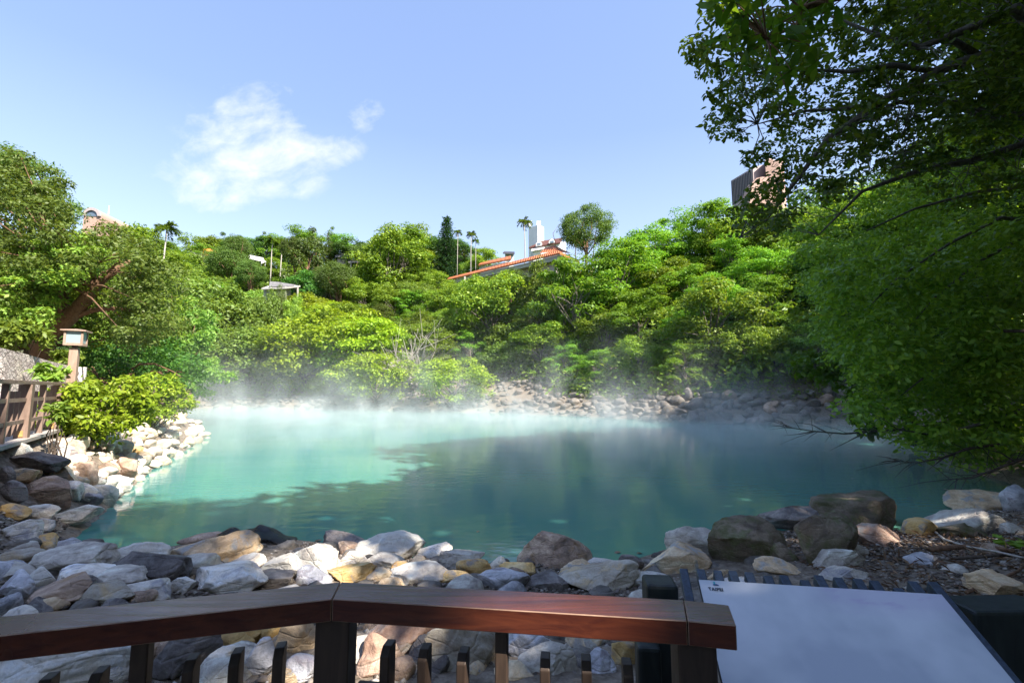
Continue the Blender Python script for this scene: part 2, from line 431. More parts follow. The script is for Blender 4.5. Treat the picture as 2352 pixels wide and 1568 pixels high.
# ------------------------------------------------------------------ terrain (one sheet) from the pool's outline
NEAR = (.17, .72, 7, .05, 1.0); NRIGHT = (.2, .8, 3, .3, 8)
LEFT = (.95, 1.47, 3.9, .6, 11); LNEAR = (.80, 1.47, 3, .5, 9)
RIGHT = (.55, 1.6, 0, .8, 20)
SH = []
for q in ((140, 1262), ): SH.append((*onz(*q, 0).xy, LNEAR))
for q in ((350, 1262), (520, 1238), (700, 1238), (850, 1262), (1050, 1280), (1250, 1292), (1450, 1292), (1600, 1240), (1800, 1215)): SH.append((*onz(*q, 0).xy, NEAR))
for q in ((2000, 1212), (2100, 1220), (2200, 1180)): SH.append((*onz(*q, 0).xy, NRIGHT))
for q in ((2352, 1120), (2250, 1090), (2150, 1040), (2050, 1000), (1960, 978)): SH.append((*onz(*q, 0).xy, RIGHT))
SH.append((*onz(1800, 975, 0).xy, (.5, 1.8, 0, .75, 25)))
SH.append((*onz(1500, 965, 0).xy, (.5, 1.8, 0, .68, 25)))
SH.append((*onz(1350, 957, 0).xy, (.5, 2.0, 0, .60, 23)))
SH.append((*onz(1150, 948, 0).xy, (.5, 2.2, 0, .50, 18)))
SH.append((*onz(1040, 945, 0).xy, (.5, 2.2, 0, .48, 17)))
SH.append((*onz(900, 942, 0).xy, (.5, 2.2, 0, .58, 32)))
SH.append((*onz(480, 936, 0).xy, (.45, 2.2, 0, .60, 36)))
SH += [(-38, 50, (.45, 1.8, 0, .6, 26)), (-27, 36, LEFT), (-20.5, 29, LEFT)]
for q in ((478, 998), (440, 1022), (360, 1070), (280, 1130), (210, 1200)): SH.append((*onz(*q, 0).xy, LEFT))
SHP = np.array([(a, b) for a, b, _ in SH]); SHQ = np.array([c for _, _, c in SH])


def shore(x, y):
    """signed distance to the waterline (positive on land), slope parameters there"""
    x = np.atleast_1d(np.asarray(x, float)); y = np.atleast_1d(np.asarray(y, float))
    best = np.full(x.shape, 1e9); par = np.zeros(x.shape + (5,)); inside = np.zeros(x.shape, bool)
    wsum = np.zeros(x.shape); psum = np.zeros(x.shape + (5,))
    n = len(SHP)
    for i in range(n):
        a = SHP[i]; b = SHP[(i + 1) % n]; d = b - a; L2 = d @ d
        t = np.clip(((x - a[0]) * d[0] + (y - a[1]) * d[1]) / L2, 0, 1)
        dd = np.hypot(x - a[0] - t * d[0], y - a[1] - t * d[1])
        best = np.minimum(best, dd)
        q = SHQ[i] * (1 - t)[..., None] + SHQ[(i + 1) % n] * t[..., None]
        wgt = 1 / (dd + .3) ** 5 * math.sqrt(L2)
        wsum += wgt; psum += q * wgt[..., None]
        c = ((a[1] > y) != (b[1] > y)) & (x < (b[0] - a[0]) * (y - a[1]) / (b[1] - a[1] + 1e-12) + a[0])
        inside ^= c
    return np.where(inside, -best, best), psum / wsum[..., None]


def hgt(x, y):
    d, p = shore(x, y)
    s1, h1, fl, s3, hm = [p[..., i] for i in range(5)]
    d1 = h1 / s1
    z = np.where(d < d1, s1 * d, np.where(d < d1 + fl, h1, h1 + s3 * (d - d1 - fl)))
    over = np.maximum(z - hm, 0)
    z = np.where(z > hm, hm + 3 * (1 - np.exp(-over / 3 * .5)) - 0.02 * over, z)
    return np.where(d < 0, np.maximum(-1.2, d * .5), z), d


TX0, TY0, TS = -140.0, -40.0, 0.35
_tx = np.arange(TX0, 140, TS); _ty = np.arange(TY0, 225, TS)
_a, _b = np.meshgrid(_tx, _ty); _z, _d = hgt(_a.ravel(), _b.ravel())
TZ = _z.reshape(_a.shape); TD = _d.reshape(_a.shape)


def look(tab, x, y):
    fx = np.clip((np.asarray(x) - TX0) / TS, 0, tab.shape[1] - 1.001); fy = np.clip((np.asarray(y) - TY0) / TS, 0, tab.shape[0] - 1.001)
    i = fx.astype(int); j = fy.astype(int); u = fx - i; v = fy - j
    return (tab[j, i] * (1 - u) + tab[j, i + 1] * u) * (1 - v) + (tab[j + 1, i] * (1 - u) + tab[j + 1, i + 1] * u) * v


def hgt_fast(x, y): return look(TZ, x, y), look(TD, x, y)
def H(x, y): return float(look(TZ, x, y))
def SD(x, y): return float(look(TD, x, y))


def hit(px, py, y0=1.6, y1=220):
    """where the view ray meets the terrain"""
    a, b = ray(px, py); Y = np.geomspace(y0, y1, 900)
    z = np.maximum(look(TZ, a * Y, Y), 0.0); zr = EYE + b * Y
    k = np.argmax(zr < z)
    if not (zr < z).any(): return None
    if k > 0:
        f0 = zr[k - 1] - z[k - 1]; f1 = z[k] - zr[k]; t = f0 / (f0 + f1 + 1e-9); yy = Y[k - 1] + t * (Y[k] - Y[k - 1])
    else: yy = Y[0]
    return Vector((a * yy, yy, EYE + b * yy))


def axis(lo, hi, n, k):
    u = np.linspace(-1, 1, n); s = np.sinh(k * u) / math.sinh(k)
    return np.where(s < 0, -s * lo, s * hi)


gx = axis(-420, 420, 330, 5.0); gy = axis(-200, 460, 330, 5.0) + 5
GX, GY = np.meshgrid(gx, gy); GZ, GD = hgt(GX.ravel(), GY.ravel())
rs = np.random.default_rng(1)
GZ = GZ + np.where(GD > 9, 0.5, 0.03) * np.sin(GX.ravel() * .9 + GY.ravel() * .37) * np.sin(GY.ravel() * .7)
nx, ny = len(gx), len(gy)
ii = np.arange(nx * ny).reshape(ny, nx)
quads = np.stack([ii[:-1, :-1], ii[:-1, 1:], ii[1:, 1:], ii[1:, :-1]], -1).reshape(-1, 4)
me = mesh('ground', np.stack([GX.ravel(), GY.ravel(), GZ], 1).tolist(), quads.tolist(), GROUND, True)
at_ = me.attributes.new('hill', 'FLOAT', 'POINT'); at_.data.foreach_set('value', np.clip((GD - 7) / 6, 0, 1).astype(np.float32))
tag(link('terrain', me), kind='structure')

wm = MB()
ring = [(a, b, 0.0) for a, b in SHP]
cen = SHP.mean(0)
wring = [(a + (a - cen[0]) * .02 + math.copysign(.6, a - cen[0]) * 1.2, b + math.copysign(.9, b - 20), 0.0) for a, b in SHP]
wme = mesh('water', [(-75, 1, 0), (60, 1, 0), (60, 90, 0), (-75, 90, 0)], [(0, 1, 2, 3)], WATER)
tag(link('water', wme), kind='structure')


# ------------------------------------------------------------------ foliage helpers
def unit(a): return a / (np.linalg.norm(a, axis=-1, keepdims=True) + 1e-9)


def leaf_mesh(name, P, N, size, mat, rng, aspect=.5, hexa=False, T=None, droop=0.25):
    n = len(P); N = unit(N)
    if T is None:
        T = rng.normal(size=(n, 3)); T[:, 2] -= droop
    T = unit(T - N * (T * N).sum(1, keepdims=True)); B = np.cross(N, T)
    L = (size * rng.uniform(.7, 1.3, n))[:, None] if np.ndim(size) == 0 else size[:, None]
    Wd = L * aspect
    fold = N * L * -.10
    if hexa:
        V = np.stack([P, P + T * L * .28 + B * Wd * .46 - fold * .6, P + T * L * .66 + B * Wd * .42 - fold * .3, P + T * L + fold,
                      P + T * L * .66 - B * Wd * .42 - fold * .3, P + T * L * .28 - B * Wd * .46 - fold * .6], 1)
        k = 6
    else:
        V = np.stack([P, P + T * L * .45 + B * Wd * .5 - fold, P + T * L, P + T * L * .45 - B * Wd * .5 - fold], 1); k = 4
    me = bpy.data.meshes.new(name)
    me.vertices.add(n * k); me.vertices.foreach_set('co', V.reshape(-1).astype(np.float32))
    me.loops.add(n * k); me.loops.foreach_set('vertex_index', np.arange(n * k, dtype=np.int32))
    me.polygons.add(n); me.polygons.foreach_set('loop_start', np.arange(0, n * k, k, dtype=np.int32))
    me.materials.append(mat); me.update(calc_edges=True)
    a = me.attributes.new('rnd', 'FLOAT', 'FACE'); a.data.foreach_set('value', rng.uniform(0, 1, n).astype(np.float32))
    return me


def puffs(rng, C, rad, per, squash=.7, up=.55, jit=.7, skirt=.25):
    """leaves over the upper shells of clumps centred at C"""
    n = len(C); C = np.repeat(np.asarray(C, float), per, 0); r = np.repeat(np.asarray(rad, float), per)
    d = unit(rng.normal(size=(n * per, 3)))
    fl = rng.uniform(size=n * per) > skirt
    d[:, 2] = np.where(fl, np.abs(d[:, 2]), d[:, 2])
    rr = r * rng.uniform(.55, 1.08, n * per)
    P = C + d * rr[:, None] * np.array([1, 1, squash])
    N = d * .55 + np.array([0, 0, up]) + rng.normal(size=d.shape) * jit * .6
    return P, N


def limbs(rng, base, fork, r0, targets, r1=.25, sides=6, bend=.12, minr=.012):
    """trunk from base to fork and limbs to the targets"""
    mb = MB(); base = Vector(base); fork = Vector(fork)
    n = 6; L = (fork - base).length
    off = Vector(rng.normal(size=3).tolist()) * L * .05
    pts = [base.lerp(fork, i / n) + off * math.sin(math.pi * i / n) for i in range(n + 1)]
    mb.tube(pts, [r0 * (1.25 if i == 0 else 1) * (1 - .45 * i / n) for i in range(n + 1)], sides + 2)
    for t in targets:
        t = Vector(t); s0 = pts[int(rng.integers(3, n + 1))]
        d = t - s0; o = Vector(rng.normal(size=3).tolist()) * d.length * bend; o.z += d.length * .06
        q = [s0.lerp(t, i / 5) + o * math.sin(math.pi * i / 5) for i in range(6)]
        ra = r0 * rng.uniform(.28, .5)
        mb.tube(q, [max(minr, ra * (1 - .85 * i / 5)) for i in range(6)], sides, False)
    return mb


def crown_proto(kind, seed):
    """returns (trunk mesh, crown mesh, height) about the origin"""
    rng = np.random.default_rng(seed)
    if kind in ('broad', 'vine', 'yellow', 'dark', 'brown'):
        Wd, Hc, tr = {'broad': (8.5, 8, 1.0), 'vine': (8.5, 6.0, .2), 'yellow': (9, 7.0, .3), 'dark': (8.5, 9, 2), 'brown': (8, 8, 1.4)}[kind]
        n = 46; d = unit(rng.normal(size=(n, 3))); d[:, 2] = np.where((d[:, 2] < 0) & (rng.uniform(size=n) < .35), -d[:, 2], d[:, 2])
        r = rng.uniform(.5, 1, n) ** .6
        lump = 1 + .22 * np.sin(d[:, 0] * 3 + seed) * np.cos(d[:, 1] * 4 + seed * 2)
        C = d * (r * lump)[:, None] * np.array([Wd / 2, Wd / 2, Hc * .46]) + np.array([0, 0, tr + Hc * .5])
        C[:, 2] = np.maximum(C[:, 2], .4)
        rad = Wd * rng.uniform(.10, .2, n)
        P, N = puffs(rng, C, rad, 210, .6 if kind != 'vine' else .75, .6, .75, .3)
        mat = {'broad': L_MID, 'vine': L_VINE, 'yellow': L_YELLOW, 'dark': L_DARK, 'brown': L_BROWN}[kind]
        cm = leaf_mesh('crown', P, N, {'broad': .31, 'vine': .33, 'yellow': .33, 'dark': .36, 'brown': .27}[kind], mat, rng, .55)
        tm = limbs(rng, (0, 0, -.6), (0, 0, tr + Hc * .25), .26, C[rng.permutation(n)[:13]] * [.92, .92, .97]).me('trunk', B_GREY if kind != 'brown' else B_BROWN, True)
        return tm, cm, tr + Hc
    if kind == 'layered':
        n = 40; lv = rng.uniform(0, 1, n) ** .8
        ang = rng.uniform(0, 6.28, n); rr = rng.uniform(.2, 1, n) * (4.6 * np.sqrt(np.maximum(.12, 1 - lv ** 2.2)) + .3)
        C = np.stack([np.cos(ang) * rr, np.sin(ang) * rr, 1.4 + lv * 7.0], 1)
        rad = rng.uniform(.7, 1.6, n)
        P, N = puffs(rng, C, rad, 200, .5, .8, .75, .2)
        cm = leaf_mesh('crown', P, N, .28, L_LAYER, rng, .5)
        tm = limbs(rng, (0, 0, -.6), (rng.normal() * .5, rng.normal() * .5, 4.2), .17, C[rng.permutation(n)[:20]] - [0, 0, .15], bend=.1).me('trunk', B_GREY, True)
        return tm, cm, 8.8
    if kind == 'olive':
        n = 130; d = unit(rng.normal(size=(n, 3))); d[:, 2] = d[:, 2] * .95
        d[:, 2] = np.where(d[:, 2] < -.9, -d[:, 2], d[:, 2])
        C = d * rng.uniform(.72, 1, (n, 1)) * np.array([4.1, 4.1, 3.5]) + np.array([0, 0, 5.4])
        P, N = puffs(rng, C, rng.uniform(.6, 1.15, n), 165, 1.0, .4, .8, .4)
        cm = leaf_mesh('crown', P, N, .27, L_OLIVE, rng, .42, droop=1.2)
        tm = limbs(rng, (0, 0, -9), (0, 0, 3.4), .3, C[rng.permutation(n)[:16]] * [.9, .9, .97]).me('trunk', B_BROWN, True)
        return tm, cm, 9.6
    if kind == 'column':
        n = 62; z = rng.uniform(.05, 1, n); ang = rng.uniform(0, 6.28, n)
        k = rng.integers(0, 4, n); pk = np.array([[0, 0, 1.0], [1.6, .3, .82], [-1.5, .5, .78], [.3, -1.4, .7]])[k]
        rr = rng.uniform(.5, 1, n) * (2.1 * (1 - z ** 1.8) + .45)
        C = np.stack([pk[:, 0] * .9 + np.cos(ang) * rr, pk[:, 1] * .9 + np.sin(ang) * rr, .6 + z * 12.0 * pk[:, 2]], 1)
        P, N = puffs(rng, C, rng.uniform(.5, 1.0, n), 100, .9, .4, .8, .4)
        cm = leaf_mesh('crown', P, N, .36, L_OLIVE, rng, .45, droop=1.0)
        tm = limbs(rng, (0, 0, -.6), (0, 0, 7), .3, C[rng.permutation(n)[:10]]).me('trunk', B_BROWN, True)
        return tm, cm, 13.0
    if kind == 'conifer':
        Hh = 12.0; Cs = []; rads = []; mb = MB(); mb.tube([(0, 0, -.5), (0, 0, Hh * .5), (0, 0, Hh)], [.22, .13, .02], 8)
        P = []; N = []; T = []
        for i in range(24):
            z = 1.0 + i * (Hh - 1.2) / 24; rl = 2.6 * (1 - z / Hh) ** .85 + .12
            for k in range(7):
                a = 6.283 * k / 7 + i * .6; tip = np.array([math.cos(a), math.sin(a), .12]); L = rl * rng.uniform(.8, 1.1)
                mb.tube([(0, 0, z), tuple(tip * L + [0, 0, z])], [.03, .01], 4, False)
                m_ = int(10 + 26 * L)
                s = rng.uniform(.12, 1, m_); q = tip[None] * (s * L)[:, None] + [0, 0, z] + rng.normal(size=(m_, 3)) * [.16, .16, .09]
                P.append(q); N.append(rng.normal(size=(m_, 3)) * .5 + [0, 0, 1]); T.append(tip[None] + rng.normal(size=(m_, 3)) * .5)
        cm = leaf_mesh('crown', np.concatenate(P), np.concatenate(N), .34, L_BLUE, rng, .35, T=np.concatenate(T))
        return mb.me('trunk', B_DARK, True), cm, Hh
    if kind == 'palm':
        Hh = 9.0; mb = MB()
        mb.tube([(0, 0, -16), (.12, 0, 3), (.05, .1, 6.4), (0, 0, Hh)], [.2, .14, .11, .13], 8)
        P = []; N = []; T = []; fr = MB()
        for k in range(15):
            a = 6.283 * k / 15 + rng.uniform(-.2, .2); e = rng.uniform(-.1, 1.15); L = rng.uniform(2.0, 2.6)
            dirh = np.array([math.cos(a), math.sin(a)]); s = np.linspace(0, 1, 40)
            x = L * s * math.cos(e) * (1 - .15 * s); z = L * (s * math.sin(e) - (.22 + .45 * max(0, math.cos(e))) * s ** 2)
            Q = np.stack([dirh[0] * x, dirh[1] * x, Hh + z], 1)
            fr.tube([tuple(Q[i]) for i in range(0, 40, 6)], .02, 3, False)
            side = np.array([-dirh[1], dirh[0], 0])
            tg = unit(np.gradient(Q, axis=0))
            for sg in (-1, 1):
                P.append(Q[3:]); T.append(side[None] * sg * .8 + tg[3:] * .9 + [0, 0, -.12]); N.append(np.tile([0, 0, 1.0], (37, 1)) + rng.normal(size=(37, 3)) * .3)
        P, N, T = map(np.concatenate, (P, N, T))
        cm = leaf_mesh('crown', P, N, .62, L_PALM, rng, .30, T=T)
        return mb.me('trunk', B_PALE, True), cm, Hh + 1
    if kind == 'bamboo':
        mb = MB(); P = []; N = []
        for k in range(16):
            x, y = rng.normal(size=2) * .5; lean = rng.normal(size=2) * .8; hh = rng.uniform(3.2, 6.5)
            mb.tube([(x, y, -.3), (x + lean[0] * .4, y + lean[1] * .4, hh * .6), (x + lean[0], y + lean[1], hh)], [.07, .06, .02], 5, False)
            m_ = 60; s = rng.uniform(.15, .85, m_)
            P.append(np.stack([x + lean[0] * s, y + lean[1] * s, hh * s], 1) + rng.normal(size=(m_, 3)) * .4); N.append(rng.normal(size=(m_, 3)))
        cm = leaf_mesh('crown', np.concatenate(P), np.concatenate(N), .42, L_BRIGHT, rng, .2)
        return mb.me('trunk', B_BAMBOO, True), cm, 6.4
    raise ValueError(kind)


PROTO = {}


def proto(kind, k):
    if (kind, k) not in PROTO: PROTO[(kind, k)] = crown_proto(kind, 100 + 17 * k + sum(map(ord, kind)))
    return PROTO[(kind, k)]


TREEWORD = {'broad': ('broadleaf_tree', 'round-crowned green tree'), 'vine': ('vine_covered_tree', 'creeper-covered bright tree'),
            'yellow': ('yellow_green_tree', 'yellow-green leafy tree'), 'dark': ('dark_evergreen_tree', 'dark evergreen tree'),
            'brown': ('brownish_tree', 'brownish olive tree'), 'layered': ('layered_tree', 'layered light green tree'),
            'olive': ('olive_green_tree', 'dense olive tree'), 'column': ('tall_evergreen_tree', 'tall olive tree with several tops'),
            'conifer': ('conifer', 'dark pointed conifer'), 'palm': ('palm_tree', 'slender palm'), 'bamboo': ('bamboo_clump', 'yellow-stemmed bamboo clump')}
LABELS = []          # (object, noun phrase, place phrase, category, group) resolved at the end


def tree(kind, loc, height, wide=1.0, var=None, rng=random, label=None, sink=.2):
    v = rng.randrange({'broad': 4, 'layered': 4, 'vine': 4, 'olive': 2}.get(kind, 2)) if var is None else var
    tm, cm, h0 = proto(kind, v)
    s = height / h0
    e = empty(TREEWORD[kind][0], (loc[0], loc[1], loc[2] - sink), rng.uniform(0, 6.28), (s * wide, s * wide, s))
    link('trunk', tm, e); link('crown', cm, e)
    LABELS.append((e, TREEWORD[kind][1], label, 'bamboo' if kind == 'bamboo' else 'palm' if kind == 'palm' else 'tree', 'trees on the far hillside'))
    return e


# boxes of the picture kept free of nearer trees: x0, y0, x1, y1, depth of what stands there
KEEP = [(188, 465, 300, 508, 110), (428, 562, 492, 608, 112), (560, 588, 614, 612, 108), (598, 640, 690, 668, 84), (768, 578, 856, 608, 112),
        (1020, 500, 1120, 636, 92), (1120, 500, 1200, 618, 92), (1200, 500, 1338, 602, 90), (1195, 500, 1300, 600, 112), (1670, 375, 1800, 445, 140)]


def blocked(x, y, z, rpx, hpx):
    px, py = pix(x, y, z)
    for a, b, c, d, Y in KEEP:
        if y < Y and px + rpx * .8 > a and px - rpx * .8 < c and py - hpx < d and py > b: return True
    return False


rnd = random.Random(5)
# key trees: kind, picture x, top y, base y, depth (None: where the base meets the ground)
KEY = [
    ('olive', 1350, 470, 590, 78, 'beside the white tower, alone against the sky', 132),
    ('conifer', 1025, 490, 610, 100, 'left of the tiled roofs, against the sky'),
    ('palm', 378, 522, 590, 78, 'against the sky right of the pink vaulted roof', 62),
    ('palm', 1205, 508, 590, 84, 'beside the white tower'),
    ('palm', 1050, 532, 625, 96, 'beside the pointed conifer, shortest crown', 24),
    ('palm', 1082, 537, 612, 98, 'right of the pointed conifer, in front of its neighbour', 30),
    ('palm', 1092, 552, 612, 99, 'left of the tiled roofs, lowest crown', 22),
    ('palm', 623, 552, 614, 104, 'with a bare grey stem above the grey pavilion'),
    ('palm', 645, 556, 600, 106, 'half hidden behind the tall olive tree'),
    ('column', 705, 512, 668, 96, 'above the grey pavilion', 105),
    ('olive', 672, 545, 660, 98, 'left of the tall olive tree above the pavilion', 70),
    ('olive', 545, 540, 608, 106, 'between the orange-roofed house and the white canopy', 70),
    ('olive', 522, 562, 610, 104, 'half hiding the orange-roofed house'),
    ('olive', 575, 597, 655, 96, 'small and low, below the white canopy', 70),
    ('olive', 770, 598, 668, 92, 'below the long dark house', 105),
    ('dark', 697, 618, 675, 92, 'right above the grey pavilion'),
    ('broad', 468, 538, 585, 122, 'on the ridge behind the orange-roofed house'),
    ('broad', 900, 532, 640, 98, 'between the long dark house and the conifer'),
    ('layered', 935, 525, 620, 102, 'left of the pointed conifer'),
    ('column', 514, 520, 575, 125, 'small on the ridge above the orange-roofed house'),
    ('column', 603, 526, 575, 126, 'small on the ridge above the white canopy'),
    ('column', 762, 514, 570, 122, 'on the ridge right of the tall olive tree'),
    ('vine', 515, 770, 902, None, 'low at the left end of the far shore'),
    ('vine', 575, 760, 898, None, 'at the far shore left of the yellow-green trees'),
    ('broad', 640, 765, 900, None, 'touching the yellow-green trees on their left'),
    ('yellow', 700, 755, 895, None, 'leftmost and lowest at the far shore'),
    ('yellow', 822, 730, 890, None, 'above the far boulders, second from the bare bush'),
    ('broad', 930, 760, 868, None, 'directly behind the bare white bush'),
    ('brown', 640, 662, 700, 78, 'small, in front of the grey pavilion', 46),
    ('vine', 610, 672, 720, 76, 'left in front of the grey pavilion', 60),
    ('broad', 668, 676, 720, 76, 'right in front of the grey pavilion', 60),
    ('broad', 1085, 631, 740, 74, 'below the left end of the tiled roofs', 90),
    ('broad', 1240, 602, 720, 64, 'below the right end of the tiled roofs', 90),
    ('layered', 1300, 604, 740, 60, 'below the side roof of the tiled house', 90),
    ('bamboo', 706, 668, 718, None, 'right of the grey pavilion'),
    ('yellow', 770, 700, 880, None, 'above the steaming far shore, left half of the pair'),
    ('yellow', 860, 800, 912, 58, 'leaning over the far boulders'),
    ('yellow', 1040, 812, 905, 54, 'at the shore right of the bare white bush'),
    ('brown', 870, 700, 790, None, 'behind the yellow-green tree'),
    ('vine', 600, 690, 800, None, 'below the grey pavilion'),
    ('vine', 500, 700, 860, None, 'left end of the far shore, tallest of its row'),
    ('vine', 450, 640, 790, None, 'right of the big leaning tree'),
    ('layered', 1560, 490, 620, 72, 'right of the round olive tree'),
    ('layered', 1640, 462, 640, 64, 'below the pink apartment block'),
    ('layered', 1500, 520, 650, 66, 'right below the round olive tree'),
    ('broad', 1130, 628, 780, 66, 'below the lower tiled roof'),
    ('broad', 1010, 662, 720, 84, 'left below the tiled roofs'),
    ('olive', 1175, 617, 750, 68, 'below the middle of the tiled roofs', 105),
    ('layered', 1330, 575, 760, 58, 'right below the tiled roofs'),
    ('layered', 1420, 545, 740, 60, 'below the round olive tree'),
]
placed = []
for kind, px, yt, yb, Y, lab, *wpx in KEY:
    if Y is None:
        p = hit(px, yb)
    else:
        p = at(px, yb, Y); g = H(p.x, Y)
        p.z = min(p.z, g)
    top = at(px, yt, p.y).z
    h = top - p.z
    if kind in ('palm', 'olive') and (wpx or kind == 'palm'):
        s_ = (wpx[0] if wpx else 40) * p.y / F / {'palm': 4.6, 'olive': 9.0}[kind]; hh = s_ * {'palm': 10.0, 'olive': 9.6}[kind]
        tree(kind, (p.x, p.y, top - hh + (.2 if kind == 'olive' else .9 * s_)), hh, 1.0, rng=rnd, label=lab, sink=0); placed.append((p.x, p.y, 2.6)); continue
    if wpx: wide_ = wpx[0] * p.y / F / (h * {'olive': .9, 'column': .5}.get(kind, 1.0))
    tree(kind, p, h, wide_ if wpx else {'palm': .75 if yt > 515 else .9, 'column': .8, 'olive': 1.12, 'yellow': 1.05, 'conifer': 1.0}.get(kind, 1.0) * (min(1.0, max(.45, 8 / h)) if kind in ('palm', 'olive') and h > 11 else 1), rng=rnd, label=lab)
    placed.append((p.x, p.y, 2.6))

SKYL = [(432, 562), (460, 540), (500, 546), (540, 541), (590, 536), (640, 531), (680, 522), (705, 514), (740, 526), (780, 531), (820, 541), (860, 541), (900, 531), (940, 522), (980, 531), (1020, 541), (1060, 546), (1095, 560), (1118, 584)]
px = 436.0
while px < 1116:
    yt = np.interp(px, [a for a, _ in SKYL], [b for _, b in SKYL]) + rnd.uniform(0, 16); Y = rnd.uniform(112, 124)
    p = at(px, yt + 70, Y); p.z = min(p.z, H(p.x, Y)); h = at(px, yt, Y).z - p.z
    if not blocked(p.x, p.y, p.z, 20, 60):
        hh = min(h, rnd.uniform(8.5, 11)); p.z = p.z + (h - hh) if H(p.x, Y) > p.z + (h - hh) - 1.5 else p.z
        tree(rnd.choice(['broad', 'olive', 'layered', 'broad', 'dark', 'column']), p, at(px, yt, Y).z - p.z, 1.0, rng=rnd); placed.append((p.x, p.y, 1.5))
    px += rnd.uniform(20, 34)

# fill the slopes
cand = []
tries = 0
while len(cand) < 235 and tries < 30000:
    tries += 1
    px = rnd.uniform(330, 2350); py = rnd.uniform(570, 930)
    if px > 1900 and py > 860: continue
    p = hit(px, py, 14)
    if p is None or p.y > 150 or p.y < 16: continue
    d = SD(p.x, p.y)
    if d < (7.2 if 920 < px < 1290 else 3.0 if px < 920 else 4.0): continue
    if p.x < 0 and p.y < 32: continue
    sp = 2.7 if p.y < 75 else 3.2
    if any((p.x - a) ** 2 + (p.y - b) ** 2 < (sp + c) ** 2 * .45 for a, b, c in placed): continue
    if px < 700: kind = rnd.choice(['vine', 'vine', 'vine', 'broad', 'layered', 'broad'])
    elif px < 1050: kind = rnd.choice(['broad', 'vine', 'layered', 'vine', 'broad', 'yellow'] if py < 800 else ['vine', 'broad', 'broad'])
    elif px < 1300: kind = rnd.choice(['broad', 'layered', 'broad', 'vine'])
    elif px < 1800: kind = rnd.choice(['layered', 'layered', 'layered', 'broad'])
    else: kind = rnd.choice(['broad', 'layered', 'dark'])
    h = rnd.uniform(5.0, 8.0) if p.y < 80 else rnd.uniform(5, 8.5)
    if kind == 'vine': h *= .75
    if d < 7: h *= .7
    hp = h * F / p.y; rp = h * .55 * F / p.y
    if blocked(p.x, p.y, p.z, rp, hp):
        h *= .45; hp *= .45; rp *= .45
        if blocked(p.x, p.y, p.z, rp, hp): continue
    tree(kind, p, h, rnd.uniform(1.0, 1.3), rng=rnd)
    placed.append((p.x, p.y, 2.3 + h * .12)); cand.append(p)

tries = 0; right = []
while len(right) < 42 and tries < 8000:
    tries += 1
    px = rnd.uniform(1640, 2420); py = rnd.uniform(330, 640)
    p = hit(px, py, 16)
    if p is None or p.y > 120 or p.y < 17 or SD(p.x, p.y) < 5: continue
    if any((p.x - a) ** 2 + (p.y - b) ** 2 < (2.6 + c) ** 2 * .45 for a, b, c in placed): continue
    h = rnd.uniform(5.5, 8)
    if blocked(p.x, p.y, p.z, h * .55 * F / p.y, h * F / p.y): continue
    tree(rnd.choice(['layered', 'layered', 'broad', 'vine']), p, h, rnd.uniform(1.05, 1.3), rng=rnd); placed.append((p.x, p.y, 2.6)); right.append(p)

# shade trees round the right and behind the viewpoint (their shadow is what falls on the near bank)
SHADE = ((16, -1, 20, 'dark', 0), (7, -12.5, 15, 'layered', 0), (16.5, -6.5, 13, 'broad', 0), (21, 2, 22, 'dark', 0), (19, 8, 18, 'broad', 0), (29, 9, 18, 'dark', 0), (38, 25, 16, 'dark', 0), (34, 19, 17, 'dark', 0),
         (31, 25, 13, 'dark', 0), (3, -11, 17, 'broad', 0), (17, -14.5, 15, 'broad', 0), (10.2, -8.8, 27.5, 'olive', .95), (8.8, -12.8, 27, 'olive', 1.2), (13.6, -13.4, 30, 'olive', .8))
SHADE_ROT = [4.13, 0.65, 5.15, 3.41, 2.3, 4.7, 4.28, 3.18, 0.44, 3.63, 4.97, 5.72, 5.74, 3.2]
shade_trees = []
for (x, y, h, k, sc_), ro in zip(SHADE, SHADE_ROT):
    if sc_: e = tree(k, (x, y, h - 9.6 * sc_), 9.6 * sc_, 1.0, 0, rnd, 'high-crowned on the right bank behind the railing', 0)
    else: e = tree(k, (x, y, H(x, y)), h, .95, 0, rnd, 'tall on the right bank behind the railing')
    e.rotation_euler = (0, 0, ro); shade_trees.append(e)

# ------------------------------------------------------------------ undergrowth over the hillside (stuff)
rng = np.random.default_rng(8)
Us = rng.uniform(380, 2352, 60000); Vs = rng.uniform(560, 930, 60000)
Yd = rng.uniform(16, 135, 90000); tx = rng.uniform(-.95, 1.25, 90000)
X = tx * Yd; zz, dd = hgt_fast(X, Yd)
pxs = 1176 + F * X / Yd; ok = (dd > np.where((pxs > 915) & (pxs < 1270), 7.0, np.where(pxs < 915, 3.0, 3.9))) & ((X > 0) | (Yd > 32)) & (zz - EYE < .48 * Yd)
X, Yd, zz, dd = X[ok], Yd[ok], zz[ok], dd[ok]
lump = .6 + 1.5 * np.clip(np.sin(X * .55 + 1.3 * np.sin(Yd * .3)) * np.sin(Yd * .5 + X * .2) + .35, 0, 1.3)
P = np.repeat(np.stack([X, Yd, zz + lump], 1), 4, 0) + rng.normal(size=(len(X) * 4, 3)) * [.6, .6, .5]
N = rng.normal(size=P.shape) * .6 + [0, 0, .9]
o = link('undergrowth', leaf_mesh('undergrowth', P, N, .55, L_BRIGHT, rng, .55)); tag(o, 'low green undergrowth covering the far hillside between the trees', 'undergrowth', None, 'stuff')
